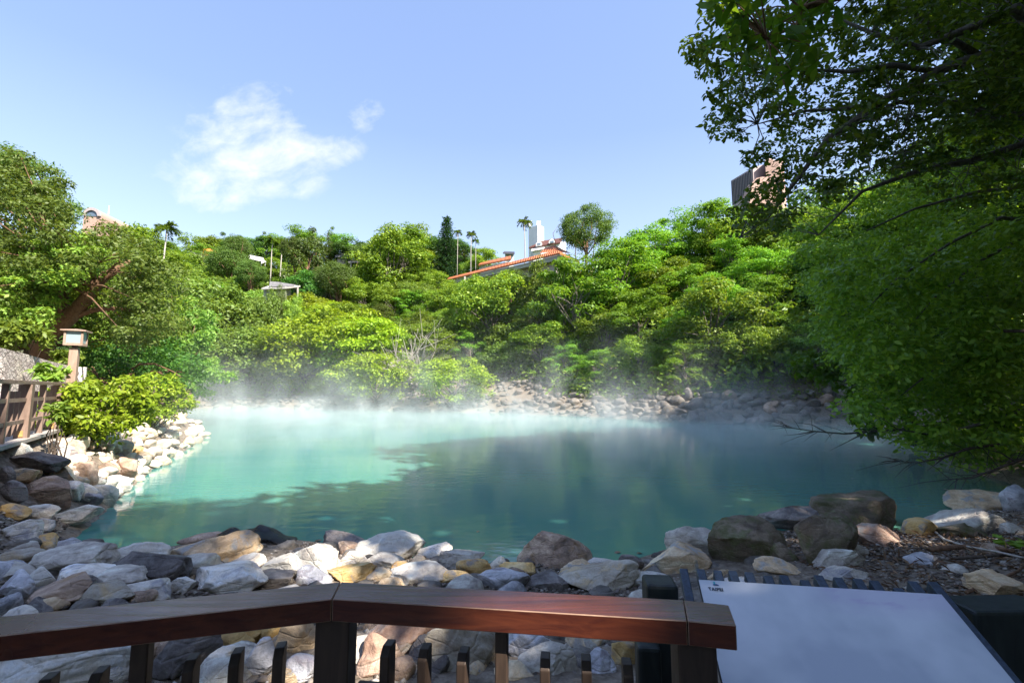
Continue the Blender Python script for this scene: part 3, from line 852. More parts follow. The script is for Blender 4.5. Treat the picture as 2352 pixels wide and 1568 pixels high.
# low creepers spilling on to the boulders
X = rng.uniform(-45, 30, 40000); Yd = rng.uniform(28, 75, 40000); zz, dd = hgt_fast(X, Yd)
nz_ = np.sin(X * .45) * np.cos(Yd * .37 + X * .2) * .6
pxs = 1176 + F * X / Yd; ok = (dd > np.where((pxs > 915) & (pxs < 1270), 6.5, np.where(pxs < 915, 2.6, 3.3)) + nz_ * 1.5) & (dd < 8.0) & ((X > 0) | (Yd > 36))
X, Yd, zz = X[ok], Yd[ok], zz[ok]
P = np.repeat(np.stack([X, Yd, zz], 1), 4, 0) + rng.normal(size=(len(X) * 4, 3)) * [.25, .25, .18] + [0, 0, .3]
o = link('creepers', leaf_mesh('creepers', P, rng.normal(size=P.shape) * .5 + [0, 0, .9], .24, L_BRIGHT, rng, .6)); tag(o, 'bright green creepers spilling over the far boulders', 'creepers', None, 'stuff')


# ------------------------------------------------------------------ boulders
def vnoise(P, seed):
    """smooth lattice noise in -1..1"""
    I = np.floor(P).astype(np.int64); f = P - I; f = f * f * (3 - 2 * f); out = np.zeros(len(P))
    for dx in (0, 1):
        for dy in (0, 1):
            for dz in (0, 1):
                h = (I[:, 0] + dx) * 374761393 + (I[:, 1] + dy) * 668265263 + (I[:, 2] + dz) * 2147483647 + seed * 974711
                h = ((h ^ (h >> 13)) * 1274126177) & 0xffffffff; h = (h ^ (h >> 16)) & 0xffff
                w = (f[:, 0] if dx else 1 - f[:, 0]) * (f[:, 1] if dy else 1 - f[:, 1]) * (f[:, 2] if dz else 1 - f[:, 2])
                out += w * (h / 32767.5 - 1)
    return out


ICO = {}


def ico(sub):
    if sub not in ICO:
        bm = bmesh.new(); bmesh.ops.create_icosphere(bm, subdivisions=sub, radius=1.0); bm.verts.ensure_lookup_table()
        ICO[sub] = (np.array([tuple(v.co) for v in bm.verts]), np.array([[v.index for v in f.verts] for f in bm.faces], dtype=np.int32)); bm.free()
    return ICO[sub]


def fast_mesh(name, V, Fc, mat, smooth=True):
    me = bpy.data.meshes.new(name); n, k = len(V), Fc.shape[1]
    me.vertices.add(n); me.vertices.foreach_set('co', np.ascontiguousarray(V, dtype=np.float32).reshape(-1))
    me.loops.add(Fc.size); me.loops.foreach_set('vertex_index', np.ascontiguousarray(Fc, dtype=np.int32).reshape(-1))
    me.polygons.add(len(Fc)); me.polygons.foreach_set('loop_start', np.arange(0, Fc.size, k, dtype=np.int32))
    me.materials.append(mat); me.update(calc_edges=True)
    if smooth: me.polygons.foreach_set('use_smooth', np.ones(len(Fc), bool))
    return me


def rock_shape(seed, dims, angular, sub, cuts):
    rg = np.random.default_rng(seed); V0, Fc = ico(sub); P = V0.copy()
    off = rg.uniform(0, 40, 3)
    P *= (1 + .26 * vnoise(V0 * 1.1 + off, seed))[:, None]
    P += rg.normal(size=3) * .16 * (P[:, [2]] * .7 + P[:, [0]] * .5)
    for k in range(cuts):
        n = rg.normal(size=3) * [1, 1, .9]; n /= np.linalg.norm(n)
        d = rg.uniform(.50, .80) if rg.uniform() < angular else rg.uniform(.8, .96)
        e = np.maximum(P @ n - d, 0); P -= n[None] * (e * (.97 if angular > .4 else .72))[:, None]
    lay = rg.normal(size=3) * [.4, .4, 1]; lay /= np.linalg.norm(lay)
    P *= (1 + .06 * vnoise(V0 * 2.7 + off, seed + 1) + .035 * vnoise(V0 * 6 + off, seed + 2) + .018 * vnoise(V0 * 13 + off, seed + 3) + (.022 if angular > .4 else .008) * vnoise(np.stack([P @ lay * 11, P[:, 0] * 1.5, P[:, 1] * 1.5], 1) + off, seed + 4))[:, None]
    lo, hi = P.min(0), P.max(0); P = (P - (lo + hi) / 2) / (hi - lo) * np.asarray(dims)
    return P, Fc


def rock_mesh(name, seed, dims, mat, angular=.5, sub=4, cuts=9):
    P, Fc = rock_shape(seed, dims, angular, sub, cuts); return fast_mesh(name, P, Fc, mat)


# picture centre x, y, width, height, colour, angularity
ROCKS = """107 1134 110 68 brown r;63 1064 115 45 dark a;34 1036 68 40 grey a;113 1018 35 18 grey r;142 1018 22 22 tan r;164 1014 24 30 white r;
134 1050 42 45 pale r;160 1048 30 28 dark r;138 1100 86 56 tan a;193 1098 50 65 brown r;13 1096 27 42 dark r;48 1095 44 34 tan a;100 1079 28 25 ochre r;
77 1090 25 21 tan r;25 1132 50 50 dark r;195 1145 62 45 blue r;229 1140 56 48 white r;260 1113 58 36 white a;242 1081 45 36 brown a;278 1078 52 48 rust a;
258 1029 32 30 cream r;306 1065 46 36 cream a;310 1018 27 22 pale r;257 1052 25 15 ochre r;287 1013 22 25 dark r;28 1176 56 34 ochre a;75 1184 76 43 grey r;
156 1183 93 38 grey r;40 1226 80 53 pale a;87 1208 40 31 blue r;94 1254 74 47 ochre a;46 1261 66 31 grey r;38 1285 76 43 cream r;162 1293 153 70 grey r;
308 1281 108 61 white r;235 1292 100 51 pale r;335 1313 137 73 dark r;469 1278 180 52 tan a;458 1244 77 24 brown a;34 1353 68 66 blue a;35 1315 70 34 grey r;
84 1332 60 46 white a;135 1366 133 58 brown r;192 1329 110 40 pale r;257 1338 108 40 grey r;228 1369 131 46 cream a;113 1390 67 33 tan a;439 1312 87 63 grey r;
479 1308 68 37 pale a;511 1341 160 53 pale r;554 1298 86 39 grey r;650 1310 100 62 white a;610 1340 100 38 dark r;335 1360 111 34 pale r;411 1350 63 43 pale a;
719 1292 111 68 grey r;784 1246 90 44 dark a;798 1264 47 34 brown a;836 1264 49 40 grey r;895 1263 141 58 white a;884 1293 87 44 grey r;806 1293 58 50 pale a;
995 1269 78 41 pale r;805 1323 96 36 ochre a;871 1324 67 33 tan r;924 1310 50 36 ochre a;959 1327 121 38 grey r;1060 1290 91 38 grey a;1091 1307 77 47 ochre r;
1145 1299 46 33 white r;1189 1313 73 37 ochre r;1047 1331 68 36 ochre r;1282 1275 150 92 brown a;1158 1336 106 43 blue a;1259 1339 91 43 dark a;1329 1313 77 43 tan a;
1388 1297 64 22 pale r;1448 1298 58 46 dark a;1551 1296 165 73 tan a;1594 1257 106 87 grey r;1719 1258 156 120 mossy r;1380 1335 165 63 cream a;1497 1336 86 43 white a;
1791 1308 92 40 tan r;1791 1277 68 53 mossy a;1439 1322 60 30 pale a;1903 1258 142 129 mossy a;1833 1197 134 61 dark r;1979 1189 205 88 mossy a;2021 1236 128 36 rust r;
1924 1290 95 53 grey a;2119 1218 74 49 ochre r;2243 1208 175 50 grey a;2206 1223 101 45 mossy a;2266 1159 137 45 tan a;2345 1155 60 68 blue r;2335 1218 50 30 grey r;
2308 1353 100 60 tan a;1945 1324 94 27 pale a;1972 1270 40 33 cream a;142 1538 255 80 pale r;420 1512 125 112 dark a;526 1482 90 60 ochre r;496 1530 70 66 pale a;
567 1466 64 46 ochre r;596 1522 62 77 blue a;110 1505 123 30 grey r;630 1459 65 49 ochre a;684 1469 85 86 tan a;692 1540 64 60 blue r;911 1473 160 94 rust r;
872 1522 91 94 rust a;1060 1508 150 121 cream a;1239 1492 131 86 blue a;1252 1530 105 76 grey r;917 1543 67 51 brown r;1451 1508 84 81 ochre a;1386 1536 53 65 blue r;
1305 1530 37 76 grey r;1342 1475 83 34 tan a;300 1500 90 50 brown r;1180 1550 80 50 tan r;760 1450 70 50 tan r;40 1420 80 50 pale r;30 1480 80 60 grey r;2130 1290 70 26 blue a;2200 1310 50 22 grey r;
1500 1450 70 40 pale a;1415 1450 60 40 grey r;2290 1265 60 26 brown r"""
NEARPLACE = lambda px, py: (
    ('below the rail left of the corner' if px < 725 else 'below the rail right of the corner') if py > 1430 and px < 1700 else
    'on the left bank below the yellow shrub' if px < 330 and py < 1200 else
    'by the water at the left corner' if px < 330 and py < 1275 else
    'above the left end of the rail' if px < 330 else
    'between the black netting and the rail' if px < 740 else
    'above the rail right of its corner' if px < 1190 else
    'beyond the rail left of the sign' if px < 1640 else
    'at the water behind the white sign' if px < 2060 else 'on the right bank under dark foliage')
rock_n = 0
for item in ROCKS.replace('\n', '').split(';'):
    cx, cy, wd, ht, colr, sh = item.split(); cx, cy, wd, ht = map(float, (cx, cy, wd, ht))
    p = hit(cx, cy + ht * .22, 1.7)
    Y = p.y; W_ = wd * Y / F * 1.12
    hz = ht * Y / F * 1.05
    _, tz = ray(cx, cy); dep = min(math.atan(-tz), .7)
    dp = W_ * (.62 if sh == 'a' else .72)
    sz = 1.15 * max(.35 * W_, (hz - dp * .55 * math.sin(dep)) / math.cos(dep))
    big = wd > 90
    me = rock_mesh('boulder', 1000 + rock_n, (W_, dp, sz), ROCK[colr], .85 if sh == 'a' else .5, 5 if big else 4, 15 if sh == 'a' else 11)
    o = link('boulder', me)
    cpos = at(cx, cy, Y); g = H(p.x, Y)
    o.location = (cpos.x, Y + dp * .12, max(cpos.z, g + sz * .12))
    rr_ = random.Random(rock_n); o.rotation_euler = (rr_.uniform(-.12, .12), rr_.uniform(-.14, .14), rr_.uniform(-.3, .3))
    size = 'huge' if W_ > 1.05 else 'big' if W_ > .62 else 'small' if W_ < .3 else ''
    asp = wd / ht
    shp = ('flat' if asp > 2.6 else 'angular' if sh == 'a' else 'rounded' if asp < 1.8 else 'oval')
    LABELS.append((o, ' '.join(x for x in (size, shp, ROCKWORD[colr], 'boulder') if x), NEARPLACE(cx, cy), 'boulder', 'boulders along the near bank'))
    rock_n += 1

# smaller boulders filling the banks, from a few shared shapes
FILL = {}
rk = random.Random(77)
for c in ROCK:
    FILL[c] = [rock_mesh('boulder', 5000 + i * 13 + len(c) * 7 + ord(c[0]), (1, rk.uniform(.65, .9), rk.uniform(.5, .75)), ROCK[c], .7 if i % 2 else .3, 3) for i in range(2)]


FILLED = []


def fill_rock(x, y, r, colr, place, group, lift=.15, wt=1.0): FILLED.append((x, y, r, colr, place, group, lift, r / y * wt))


def place_fill():
    FILLED.sort(key=lambda q: -q[7])
    k = 0
    for x, y, r, colr, place, group, lift, _ in FILLED[:300 - rock_n]:
        o = link('boulder', rk.choice(FILL[colr])); s = 2 * r
        o.location = (x, y, H(x, y) + r * lift); o.scale = (s, s * rk.uniform(.8, 1.1), s * rk.uniform(.85, 1.2))
        o.rotation_euler = (rk.uniform(-.4, .4), rk.uniform(-.4, .4), rk.uniform(0, 6.28))
        size = 'larger' if r > .5 and y > 20 else ''
        LABELS.append((o, ' '.join(q for q in (size, ROCKWORD[colr], 'boulder') if q), place, 'boulder', group))
    for name, mat, left, lab in (('rubble', 'shore', False, 'small grey-brown stones filling the gaps between the boulders'), ('bleached_rubble', 'cream', True, 'small bleached stones filling the gaps on the left bank')):
        vs, fs, vo = [], [], 0
        for x, y, r, colr, place, group, lift, _ in FILLED[300 - rock_n:]:
            if (x < -6 and 8 < y < 30) != left: continue
            P, Fc = rock_shape(9000 + k, (2 * r, 2 * r * rk.uniform(.7, 1.1), 2 * r * rk.uniform(.5, .8)), .5, 3, 8); k += 1
            a = rk.uniform(0, 6.28); c, s_ = math.cos(a), math.sin(a)
            P = np.stack([P[:, 0] * c - P[:, 1] * s_, P[:, 0] * s_ + P[:, 1] * c, P[:, 2]], 1) + [x, y, H(x, y) + r * lift]
            vs.append(P); fs.append(Fc + vo); vo += len(P)
        if fs: tag(link(name, fast_mesh(name, np.concatenate(vs), np.concatenate(fs), ROCK[mat])), lab, 'rubble', None, 'stuff')


# left bank towards the tip: bleached small boulders
pts = []
t_ = 0
while len(pts) < 190 and t_ < 20000:
    t_ += 1
    px = rk.uniform(150, 485); py = rk.uniform(935, 1150)
    p = hit(px, py, 5)
    if p is None or p.y > 29: continue
    d = SD(p.x, p.y)
    if d < -.1 or d > 2.9: continue
    r = rk.uniform(.13, .31) * (1.2 if p.y > 16 else 1)
    if any((p.x - a) ** 2 + (p.y - b) ** 2 < ((r + c) * .56) ** 2 for a, b, c in pts): continue
    pts.append((p.x, p.y, r))
    colr = rk.choice(['cream', 'cream', 'white', 'cream', 'pale', 'tan', 'ochre'] if px > 250 else ['cream', 'tan', 'grey', 'pale', 'brown'])
    fill_rock(p.x, p.y, r, colr, 'on the bleached left bank' if px > 330 else 'on the left bank under the shrub', 'boulders along the left bank', .35)
# near bank gaps
pts = []
t_ = 0
while len(pts) < 150 and t_ < 20000:
    t_ += 1
    px = rk.uniform(0, 1750); py = rk.uniform(1255, 1560)
    p = hit(px, py, 1.7)
    d = SD(p.x, p.y)
    if d < .1 or p.y < 2.6: continue
    r = rk.uniform(.11, .24)
    if any((p.x - a) ** 2 + (p.y - b) ** 2 < ((r + c) * .85) ** 2 for a, b, c in pts): continue
    pts.append((p.x, p.y, r))
    fill_rock(p.x, p.y, r, rk.choice(['grey', 'tan', 'brown', 'pale', 'blue', 'dark', 'ochre']), 'wedged low among ' + ('the boulders beyond the rail' if py < 1430 else 'the boulders below the rail'), 'small boulders wedged in the near bank', -.1, .45)
# far shore
pts = []
t_ = 0
while len(pts) < 460 and t_ < 60000:
    t_ += 1
    px = rk.uniform(440, 2020); py = rk.uniform(858, 975)
    p = hit(px, py, 20)
    if p is None or p.y > 80 or p.y < 24: continue
    d = SD(p.x, p.y)
    lim = 7.5 if 920 < px < 1270 else 3.4 if px < 920 else 3.9
    if d < -.3 or d > lim: continue
    r = rk.uniform(.26, .62) * (1.35 if px > 1500 else 1.0)
    if any((p.x - a) ** 2 + (p.y - b) ** 2 < ((r + c) * .60) ** 2 for a, b, c in pts): continue
    pts.append((p.x, p.y, r))
    colr = rk.choice(['shore', 'brown', 'shore', 'shore', 'grey', 'shore'] if px < 1250 else ['dark', 'shore', 'dark', 'brown', 'shore', 'shore'])
    place = 'on the far shore ' + ('left of the yellow-green trees' if px < 700 else 'under the yellow-green trees' if px < 930 else 'beside the bare white bush' if px < 1100 else
                                   'in the thickest steam' if px < 1300 else 'below the layered trees' if px < 1600 else 'in shade near the branch')
    fill_rock(p.x, p.y, r, colr, place, 'boulders along the far shore', .25)

place_fill()

# rubble: gravel and chips between the boulders (nobody could count them)
m_rub, nt, o = newmat('gravel')
a = nd(nt, 'ShaderNodeAttribute', attribute_name='rnd')
pbsdf(nt, o, ramp(nt, a.outputs['Fac'], [(0, (.06, .05, .042)), (.4, (.16, .13, .11)), (.8, (.26, .225, .195)), (1, (.42, .39, .35))]), .85, .2)


def gravel(name, X, Y, Z, size, rng):
    n = len(X); base = np.array([(0, 0, 1), (1, 0, 0), (0, 1, 0), (-1, 0, 0), (0, -1, 0), (0, 0, -1)], float)
    V = base[None] * (size * rng.uniform(.4, 1.3, (n, 1, 1))) * rng.uniform(.5, 1.2, (n, 6, 3)) * [1, 1, .6]
    a_ = rng.uniform(0, 6.28, n); c, s = np.cos(a_)[:, None], np.sin(a_)[:, None]
    V = np.stack([V[..., 0] * c - V[..., 1] * s, V[..., 0] * s + V[..., 1] * c, V[..., 2]], -1) + np.stack([X, Y, Z], 1)[:, None]
    fs = np.array([(0, 1, 2), (0, 2, 3), (0, 3, 4), (0, 4, 1), (5, 2, 1), (5, 3, 2), (5, 4, 3), (5, 1, 4)])
    Fc = (fs[None] + (np.arange(n) * 6)[:, None, None]).reshape(-1, 3)
    me = bpy.data.meshes.new(name); me.vertices.add(n * 6); me.vertices.foreach_set('co', V.reshape(-1).astype(np.float32))
    k = len(Fc); me.loops.add(k * 3); me.loops.foreach_set('vertex_index', Fc.reshape(-1).astype(np.int32))
    me.polygons.add(k); me.polygons.foreach_set('loop_start', np.arange(0, k * 3, 3, dtype=np.int32)); me.materials.append(m_rub); me.update(calc_edges=True)
    at = me.attributes.new('rnd', 'FLOAT', 'FACE'); at.data.foreach_set('value', np.repeat(rng.uniform(0, 1, n), 8).astype(np.float32))
    return link(name, me)


rng = np.random.default_rng(21)
X = rng.uniform(-8, 10, 26000); Yd = rng.uniform(2.0, 9.5, 26000); zz, dd = hgt_fast(X, Yd); ok = (dd > .15)
X, Yd, zz = X[ok], Yd[ok], zz[ok]
tag(gravel('gravel', X, Yd, zz + .01, .035, rng), 'loose gravel and stone chips between the boulders of the near bank', 'gravel', None, 'stuff')
X = rng.uniform(3.5, 9.5, 5000); Yd = rng.uniform(2.5, 8.5, 5000); zz, dd = hgt_fast(X, Yd); ok = dd > .3
P = np.stack([X, Yd, zz + .03], 1)[ok]
o = link('leaf_litter', leaf_mesh('leaf_litter', P, rng.normal(size=P.shape) * .35 + [0, 0, 1], .11, L_LITTER, rng, .22)); tag(o, 'dry brown leaves and needles on the gravel of the right bank', 'leaf litter', None, 'stuff')


# ------------------------------------------------------------------ railing in front of the viewpoint
ZR = EYE - .61                     # top of the hand rail
DECK = .86
cf, cn = Vector((-.547, 1.529, ZR)), Vector((-.528, 1.408, ZR))
ln_f, ln_n = Vector((-1.387, 1.305, ZR)), Vector((-1.272, 1.202, ZR))
ext = 1.9
lf = cf + (ln_f - cf) * ext; lnn = cn + (ln_n - cn) * ext * 1.0
lnn = cn + (ln_f - cf) * ext + (ln_n - cn - (ln_f - cf)) * .0 + Vector((.03, -.115 + .121, 0)) * 0
jf, jn = Vector((.502, 1.403, ZR)), Vector((.466, 1.281, ZR))
ef, en = Vector((.618, 1.371, ZR)), Vector((.584, 1.257, ZR))
rail = empty('railing', (0, 1.4, DECK))
tag(rail, 'dark varnished wooden railing with bent hand rail at the front', 'railing')
INV = Matrix.Translation((0, -1.4, -DECK))


def rail_part(name, mb, mat, bevel=.004, parent=rail):
    mb.v = [tuple(Vector(v) - Vector((0, 1.4, DECK))) for v in mb.v]
    return mb.build(name, mat, parent, bevel=bevel)


gap = (jf - cf).normalized() * .0012
for poly in ([lf, lnn, cn - (cn - lnn).normalized() * .0012, cf - (cf - lf).normalized() * .0012], [cf + gap, cn + gap, jn - gap, jf - gap], [jf + gap, jn + gap, en, ef]):
    rail_part('hand_rail', MB().prism(poly, (0, 0, -.062)), W_RAIL, .0022); hr = bpy.data.objects[sorted(o.name for o in bpy.data.objects if o.name.startswith('hand_rail'))[-1]]; hr.data.materials.append(W_WORN); hr.modifiers[0].material = 1; hr.modifiers[0].segments = 1
zb = ZR - .062
lmid = lambda s: cf.lerp(cn, .5) + ((lf + lnn) / 2 - (cf + cn) / 2) * s
rmid = lambda s: cf.lerp(cn, .5) + ((jf + jn) / 2 - (cf + cn) / 2) * s
ang_l = math.atan2((cf - lf).y, (cf - lf).x); ang_r = math.atan2((jf - cf).y, (jf - cf).x)


def azim(px, fn):
    """parameter along a rail's centre line where picture column px crosses it"""
    best = min((abs(pix(*fn(s / 400.0))[0] - px), s / 400.0) for s in range(-40, 480)); return best[1]


def post(name, px, fn, ang, wd, ztop, mat=W_POST, par=rail):
    p = fn(azim(px, fn)); z0 = .45
    return rail_part(name, MB().box((p.x, p.y, (ztop + z0) / 2), (wd, wd, ztop - z0), ang), mat, .004, par)


cpost = post('post', 778, rmid, (ang_l + ang_r) / 2, .098, zb - .001)
post('post', 1588, lambda s: rmid(s) + Vector((0, .0, 0)), ang_r, .1, zb - .001)
post('baluster', 333, lmid, ang_l, .042, zb - .001)
post('baluster', 1154, rmid, ang_r, .036, zb - .001)
bk = (rmid(.02) + rmid(.05)) / 2
# pickets with sloping tops, standing just inside the rail
for px, py, fn, ang in ((105, 1555, lmid, ang_l), (225, 1540, lmid, ang_l), (440, 1510, lmid, ang_l), (545, 1496, lmid, ang_l), (646, 1483, lmid, ang_l),
                        (886, 1478, rmid, ang_r), (971, 1486, rmid, ang_r), (1060, 1494, rmid, ang_r), (1249, 1507, rmid, ang_r), (1344, 1512, rmid, ang_r), (1441, 1521, rmid, ang_r)):
    s = azim(px, fn); p = fn(s) + Vector((math.sin(ang) * -.03, math.cos(ang) * .03, 0))
    zt = EYE + ray(px, py)[1] * p.y
    hw = .014; hd = .03
    poly = [Vector((0, -hd, zt - .022)), Vector((0, -hd * .3, zt)), Vector((0, hd, zt)), Vector((0, hd, .5)), Vector((0, -hd, .5))]
    mb = MB().prism([Vector((-hw, q.y, q.z)) for q in poly], (2 * hw, 0, 0))
    Mz = Matrix.Rotation(ang, 3, 'Z'); mb.v = [tuple(Mz @ Vector(v) + Vector((p.x, p.y, 0))) for v in mb.v]
    rail_part('picket', mb, W_POST, .003)
for fn, ang in ((lmid, ang_l), (rmid, ang_r)):
    a, b = fn(.07), fn(1.0 if fn is rmid else 1.0)
    zl = EYE + ray(700, 1566)[1] * 1.47
    rail_part('lower_rail', MB().beam((a.x, a.y, zl - .03), (b.x, b.y, zl - .03), .05, .06), W_POST, .004)
# bracket under the corner
p = rmid(.075); rail_part('bracket', MB().prism([(p.x - .01, p.y + .03, zb), (p.x + .03, p.y + .03, zb), (p.x - .01, p.y + .03, zb - .045)], (0, -.012, 0)), W_RAIL, .002)
deck = MB()
for k in range(16): deck.box((-.2, 1.62 - .5 - k * .145, DECK - .02), (7, .14, .04))
tag(deck.build('viewing_deck', W_DECK, bevel=.004), kind='structure')

# ------------------------------------------------------------------ sign with its slatted table
TLc, TRc = Vector((.7417, 1.9, EYE - .7547)), Vector((1.5351, 1.715, EYE - .7323))
ex = (TRc - TLc).normalized(); dn = Vector((-.0827, -.3626, -.1621)); dn = (dn - ex * dn.dot(ex)).normalized(); nn = ex.cross(-dn).normalized()
if nn.z < 0: nn = -nn
BW = (TRc - TLc).length; BH = .62
sign = empty('information_sign', tuple(TLc)); tag(sign, 'white tilted information board on a dark blue slatted wooden table', 'sign')


def sp_(u, v, n=0.0): return ex * u + dn * v + nn * n


m, nt, o = newmat('board_face')
bc = ocoord(nt)
col = ramp(nt, noi(nt, bc, 2.1, 4, .55), [(.44, (.39, .42, .48)), (.50, (.46, .49, .54)), (.62, (.56, .58, .63))])
sx = nt.nodes.new('ShaderNodeSeparateXYZ'); nt.links.new(bc, sx.inputs[0])
fine = math_n(nt, 'GREATER_THAN', noi(nt, bc, 130, 3, .7), .62)
blotch = math_n(nt, 'MULTIPLY', math_n(nt, 'SUBTRACT', noi(nt, ocoord(nt, (5, 14, 9)), 2.5, 4), .52), 7, clamp=True)
pb = nd(nt, 'ShaderNodeAttribute', attribute_name='band')
col = mixc(nt, math_n(nt, 'MULTIPLY', pb.outputs['Fac'], math_n(nt, 'ADD', math_n(nt, 'MULTIPLY', blotch, .4), .35)), col, (.42, .36, .52))
col = mixc(nt, math_n(nt, 'MULTIPLY', fine, .10), col, (.38, .33, .5))
pbsdf(nt, o, col, .38, .45); FACE = m
nu, nv = 40, 30
V = [sp_(BW * i / nu, BH * j / nv, .007) for j in range(nv + 1) for i in range(nu + 1)]
Fq = [(j * (nu + 1) + i, (j + 1) * (nu + 1) + i, (j + 1) * (nu + 1) + i + 1, j * (nu + 1) + i + 1) for j in range(nv) for i in range(nu)]
pme = mesh('printed_face', V, Fq, FACE)
bd = pme.attributes.new('band', 'FLOAT', 'POINT')
bd.data.foreach_set('value', [max(0, min(1, (i / nu - .38) * 4)) * (1 if j <= 3 else .35 if j <= 5 else 0) for j in range(nv + 1) for i in range(nu + 1)])
link('printed_face', pme, sign)
MB().prism([sp_(0, 0, .0055), sp_(BW, 0, .0055), sp_(BW, BH, .0055), sp_(0, BH, .0055)], -nn * .012).build('panel', P_DARKTRIM, sign)
SL = [(1560, 1580, 1304), (1599, 1619, 1305), (1636, 1659, 1308), (1671, 1693, 1309), (1708, 1731, 1312), (1753, 1773, 1320), (1788, 1810, 1319), (1835, 1859, 1330), (1867, 1891, 1319),
      (1911, 1936, 1324), (1954, 1983, 1327), (1995, 2018, 1331), (2049, 2074, 1348), (2083, 2107, 1333), (2126, 2156, 1334)]
pl0 = TLc - nn * .008
for a_, b_, yt in SL:
    tx_, tz_ = ray((a_ + b_) / 2, yt); rv = Vector((tx_, 1, tz_)); k = (pl0 - Vector((0, 0, EYE))).dot(nn) / rv.dot(nn)
    q = Vector((0, 0, EYE)) + rv * k - TLc
    u, v = q.dot(ex), q.dot(dn)
    hw = .0165
    MB().prism([sp_(u - hw, v, -.008), sp_(u + hw, v, -.008), sp_(u + hw, BH + .03, -.008), sp_(u - hw, BH + .03, -.008)], -nn * .045).build('slat', W_BLUE, sign, bevel=.004)
for u in (.08, BW - .06): MB().box(sp_(u, .42, -.06) + Vector((0, 0, -.55)), (.07, .07, 1.05), .2).build('leg', W_BLACK, sign, bevel=.004)
m_txt, nt, o = newmat('sign_ink'); pbsdf(nt, o, (.012, .012, .018), .5)
m_teal, nt, o = newmat('sign_teal'); pbsdf(nt, o, (.03, .32, .36), .5)
m_navy, nt, o = newmat('sign_navy'); pbsdf(nt, o, (.03, .07, .22), .5)
tcu = bpy.data.curves.new('lettering', 'FONT'); tcu.body = 'TAIPEI'; tcu.size = .0215; tcu.space_character = 1.05; tcu.offset = .0006; tcu.materials.append(m_txt)
tmp = bpy.data.objects.new('lettering', tcu); COL.objects.link(tmp); bpy.context.view_layer.update()
lme = bpy.data.meshes.new_from_object(tmp.evaluated_get(bpy.context.evaluated_depsgraph_get())); bpy.data.objects.remove(tmp)
lme.name = 'lettering'; to = link('lettering', lme, sign)
Mb = Matrix((ex, -dn, nn)).transposed().to_4x4(); Mb.translation = sp_(.028, .052, .0095)
to.matrix_local = Mb @ Matrix.Diagonal((.85, 1, 1, 1))
MB().prism([sp_(.052, .008, .0092), sp_(.058, .008, .0092), sp_(.058, .027, .0092), sp_(.052, .024, .0092)], nn * .0006).build('emblem', m_teal, sign)
MB().prism([sp_(.059 + .011 * math.cos(t * .52) , .0255 - .006 * abs(math.sin(t * .52)) , .0092) for t in range(0, 7)], nn * .0006).build('emblem_wave', m_navy, sign)
# dark posts around the sign
def stake(name, lab, px0, px1, ytop, Y, dz, mat=W_BLACK, depth=None, rz=.1, bev=.012):
    a, b = at(px0, ytop, Y), at(px1, ytop, Y); wd = (b - a).length
    o = MB().box(((a.x + b.x) / 2, Y + (depth or wd) / 2, a.z - dz / 2), (wd, depth or wd, dz), rz).build(name, mat, bevel=bev)
    return tag(o, lab, 'post')


stake('wooden_post', 'dark weathered square post behind the rail end, left of the sign', 1490, 1562, 1345, 1.72, 1.1, rz=-.1)
stake('wooden_post', 'thick black square post cut off at the right picture edge beside the sign', 2236, 2440, 1404, 1.67, 1.3, depth=.14, rz=.03, bev=.012)
stake('wooden_post', 'short black post under the rail end beside the end post', 1468, 1522, 1488, 1.62, .7, rz=-.1)

# ------------------------------------------------------------------ left walkway, fences, lantern, stone wall
Dk = 1.53
A, B, C_ = Vector((-8.49, 7.29, Dk)), Vector((-12.9, 13.6, Dk)), Vector((-19.0, 27.0, 1.42))
fd = (B - A).normalized(); lft = Vector((-fd.y, fd.x, 0))
wk = MB()
L0 = (B - A).length
for a, b, nplank in ((A - fd * 6, B, 60), (B, C_, 56)):
    d = (b - a); L = d.length; d.normalize(); nrm = Vector((-d.y, d.x, 0)).normalized()
    wk.prism([a + nrm * -.16, b + nrm * -.16, b + nrm * 2.6, a + nrm * 2.6], (0, 0, -.07))
tag(wk.build('walkway', W_DECK), kind='structure')


def fence(a, b, npost, lab, thin_every=True):
    root = empty('walkway_fence', tuple(a)); tag(root, lab, 'fence')
    d = (b - a); L = d.length; d = d.normalized(); nr = Vector((-d.y, d.x, 0)).normalized(); rz = math.atan2(d.y, d.x)
    def pt(s, n=0.0, z=0.0): return d * s + nr * n + Vector((0, 0, z))
    MB().beam(pt(-.05, 0, 1.12), pt(L + .05, 0, 1.12), .16, .07).build('top_rail', W_FENCE, root, bevel=.006)
    for z in (.77, .34): MB().beam(pt(0, -.015, z), pt(L, -.015, z), .04, .075).build('mid_rail', W_FENCE, root)
    pm = MB().box((0, 0, .52), (.2, .2, 1.12), rz).me('post', W_FENCE); tm = MB().box((0, 0, .53), (.08, .1, 1.1), rz).me('baluster', W_FENCE)
    km = MB().box((0, 0, .51), (.035, .09, .86), rz).me('picket', W_FENCE)
    bm_ = MB().box((0, 0, 0), (.075, .01, .12), rz + R(90)).me('plate', P_BRASS)
    step = L / npost
    for i in range(npost + 1):
        p_ = link('post', pm, root, pt(i * step))
        link('plate', bm_, p_, pt(-.107, 0, .09))
        if i < npost:
            link('baluster', tm, root, pt((i + .5) * step))
            for k in (1, 2, 3, 5, 6, 7): link('picket', km, root, pt((i + k / 8) * step, .06))
    return root


fence(A, B, 3, 'brown wooden fence with pickets along the left walkway, nearest section')
fence(B + Vector((-.12, .25, 0)), C_, 9, 'brown wooden fence behind the yellow shrubs, far section ending at the shore')

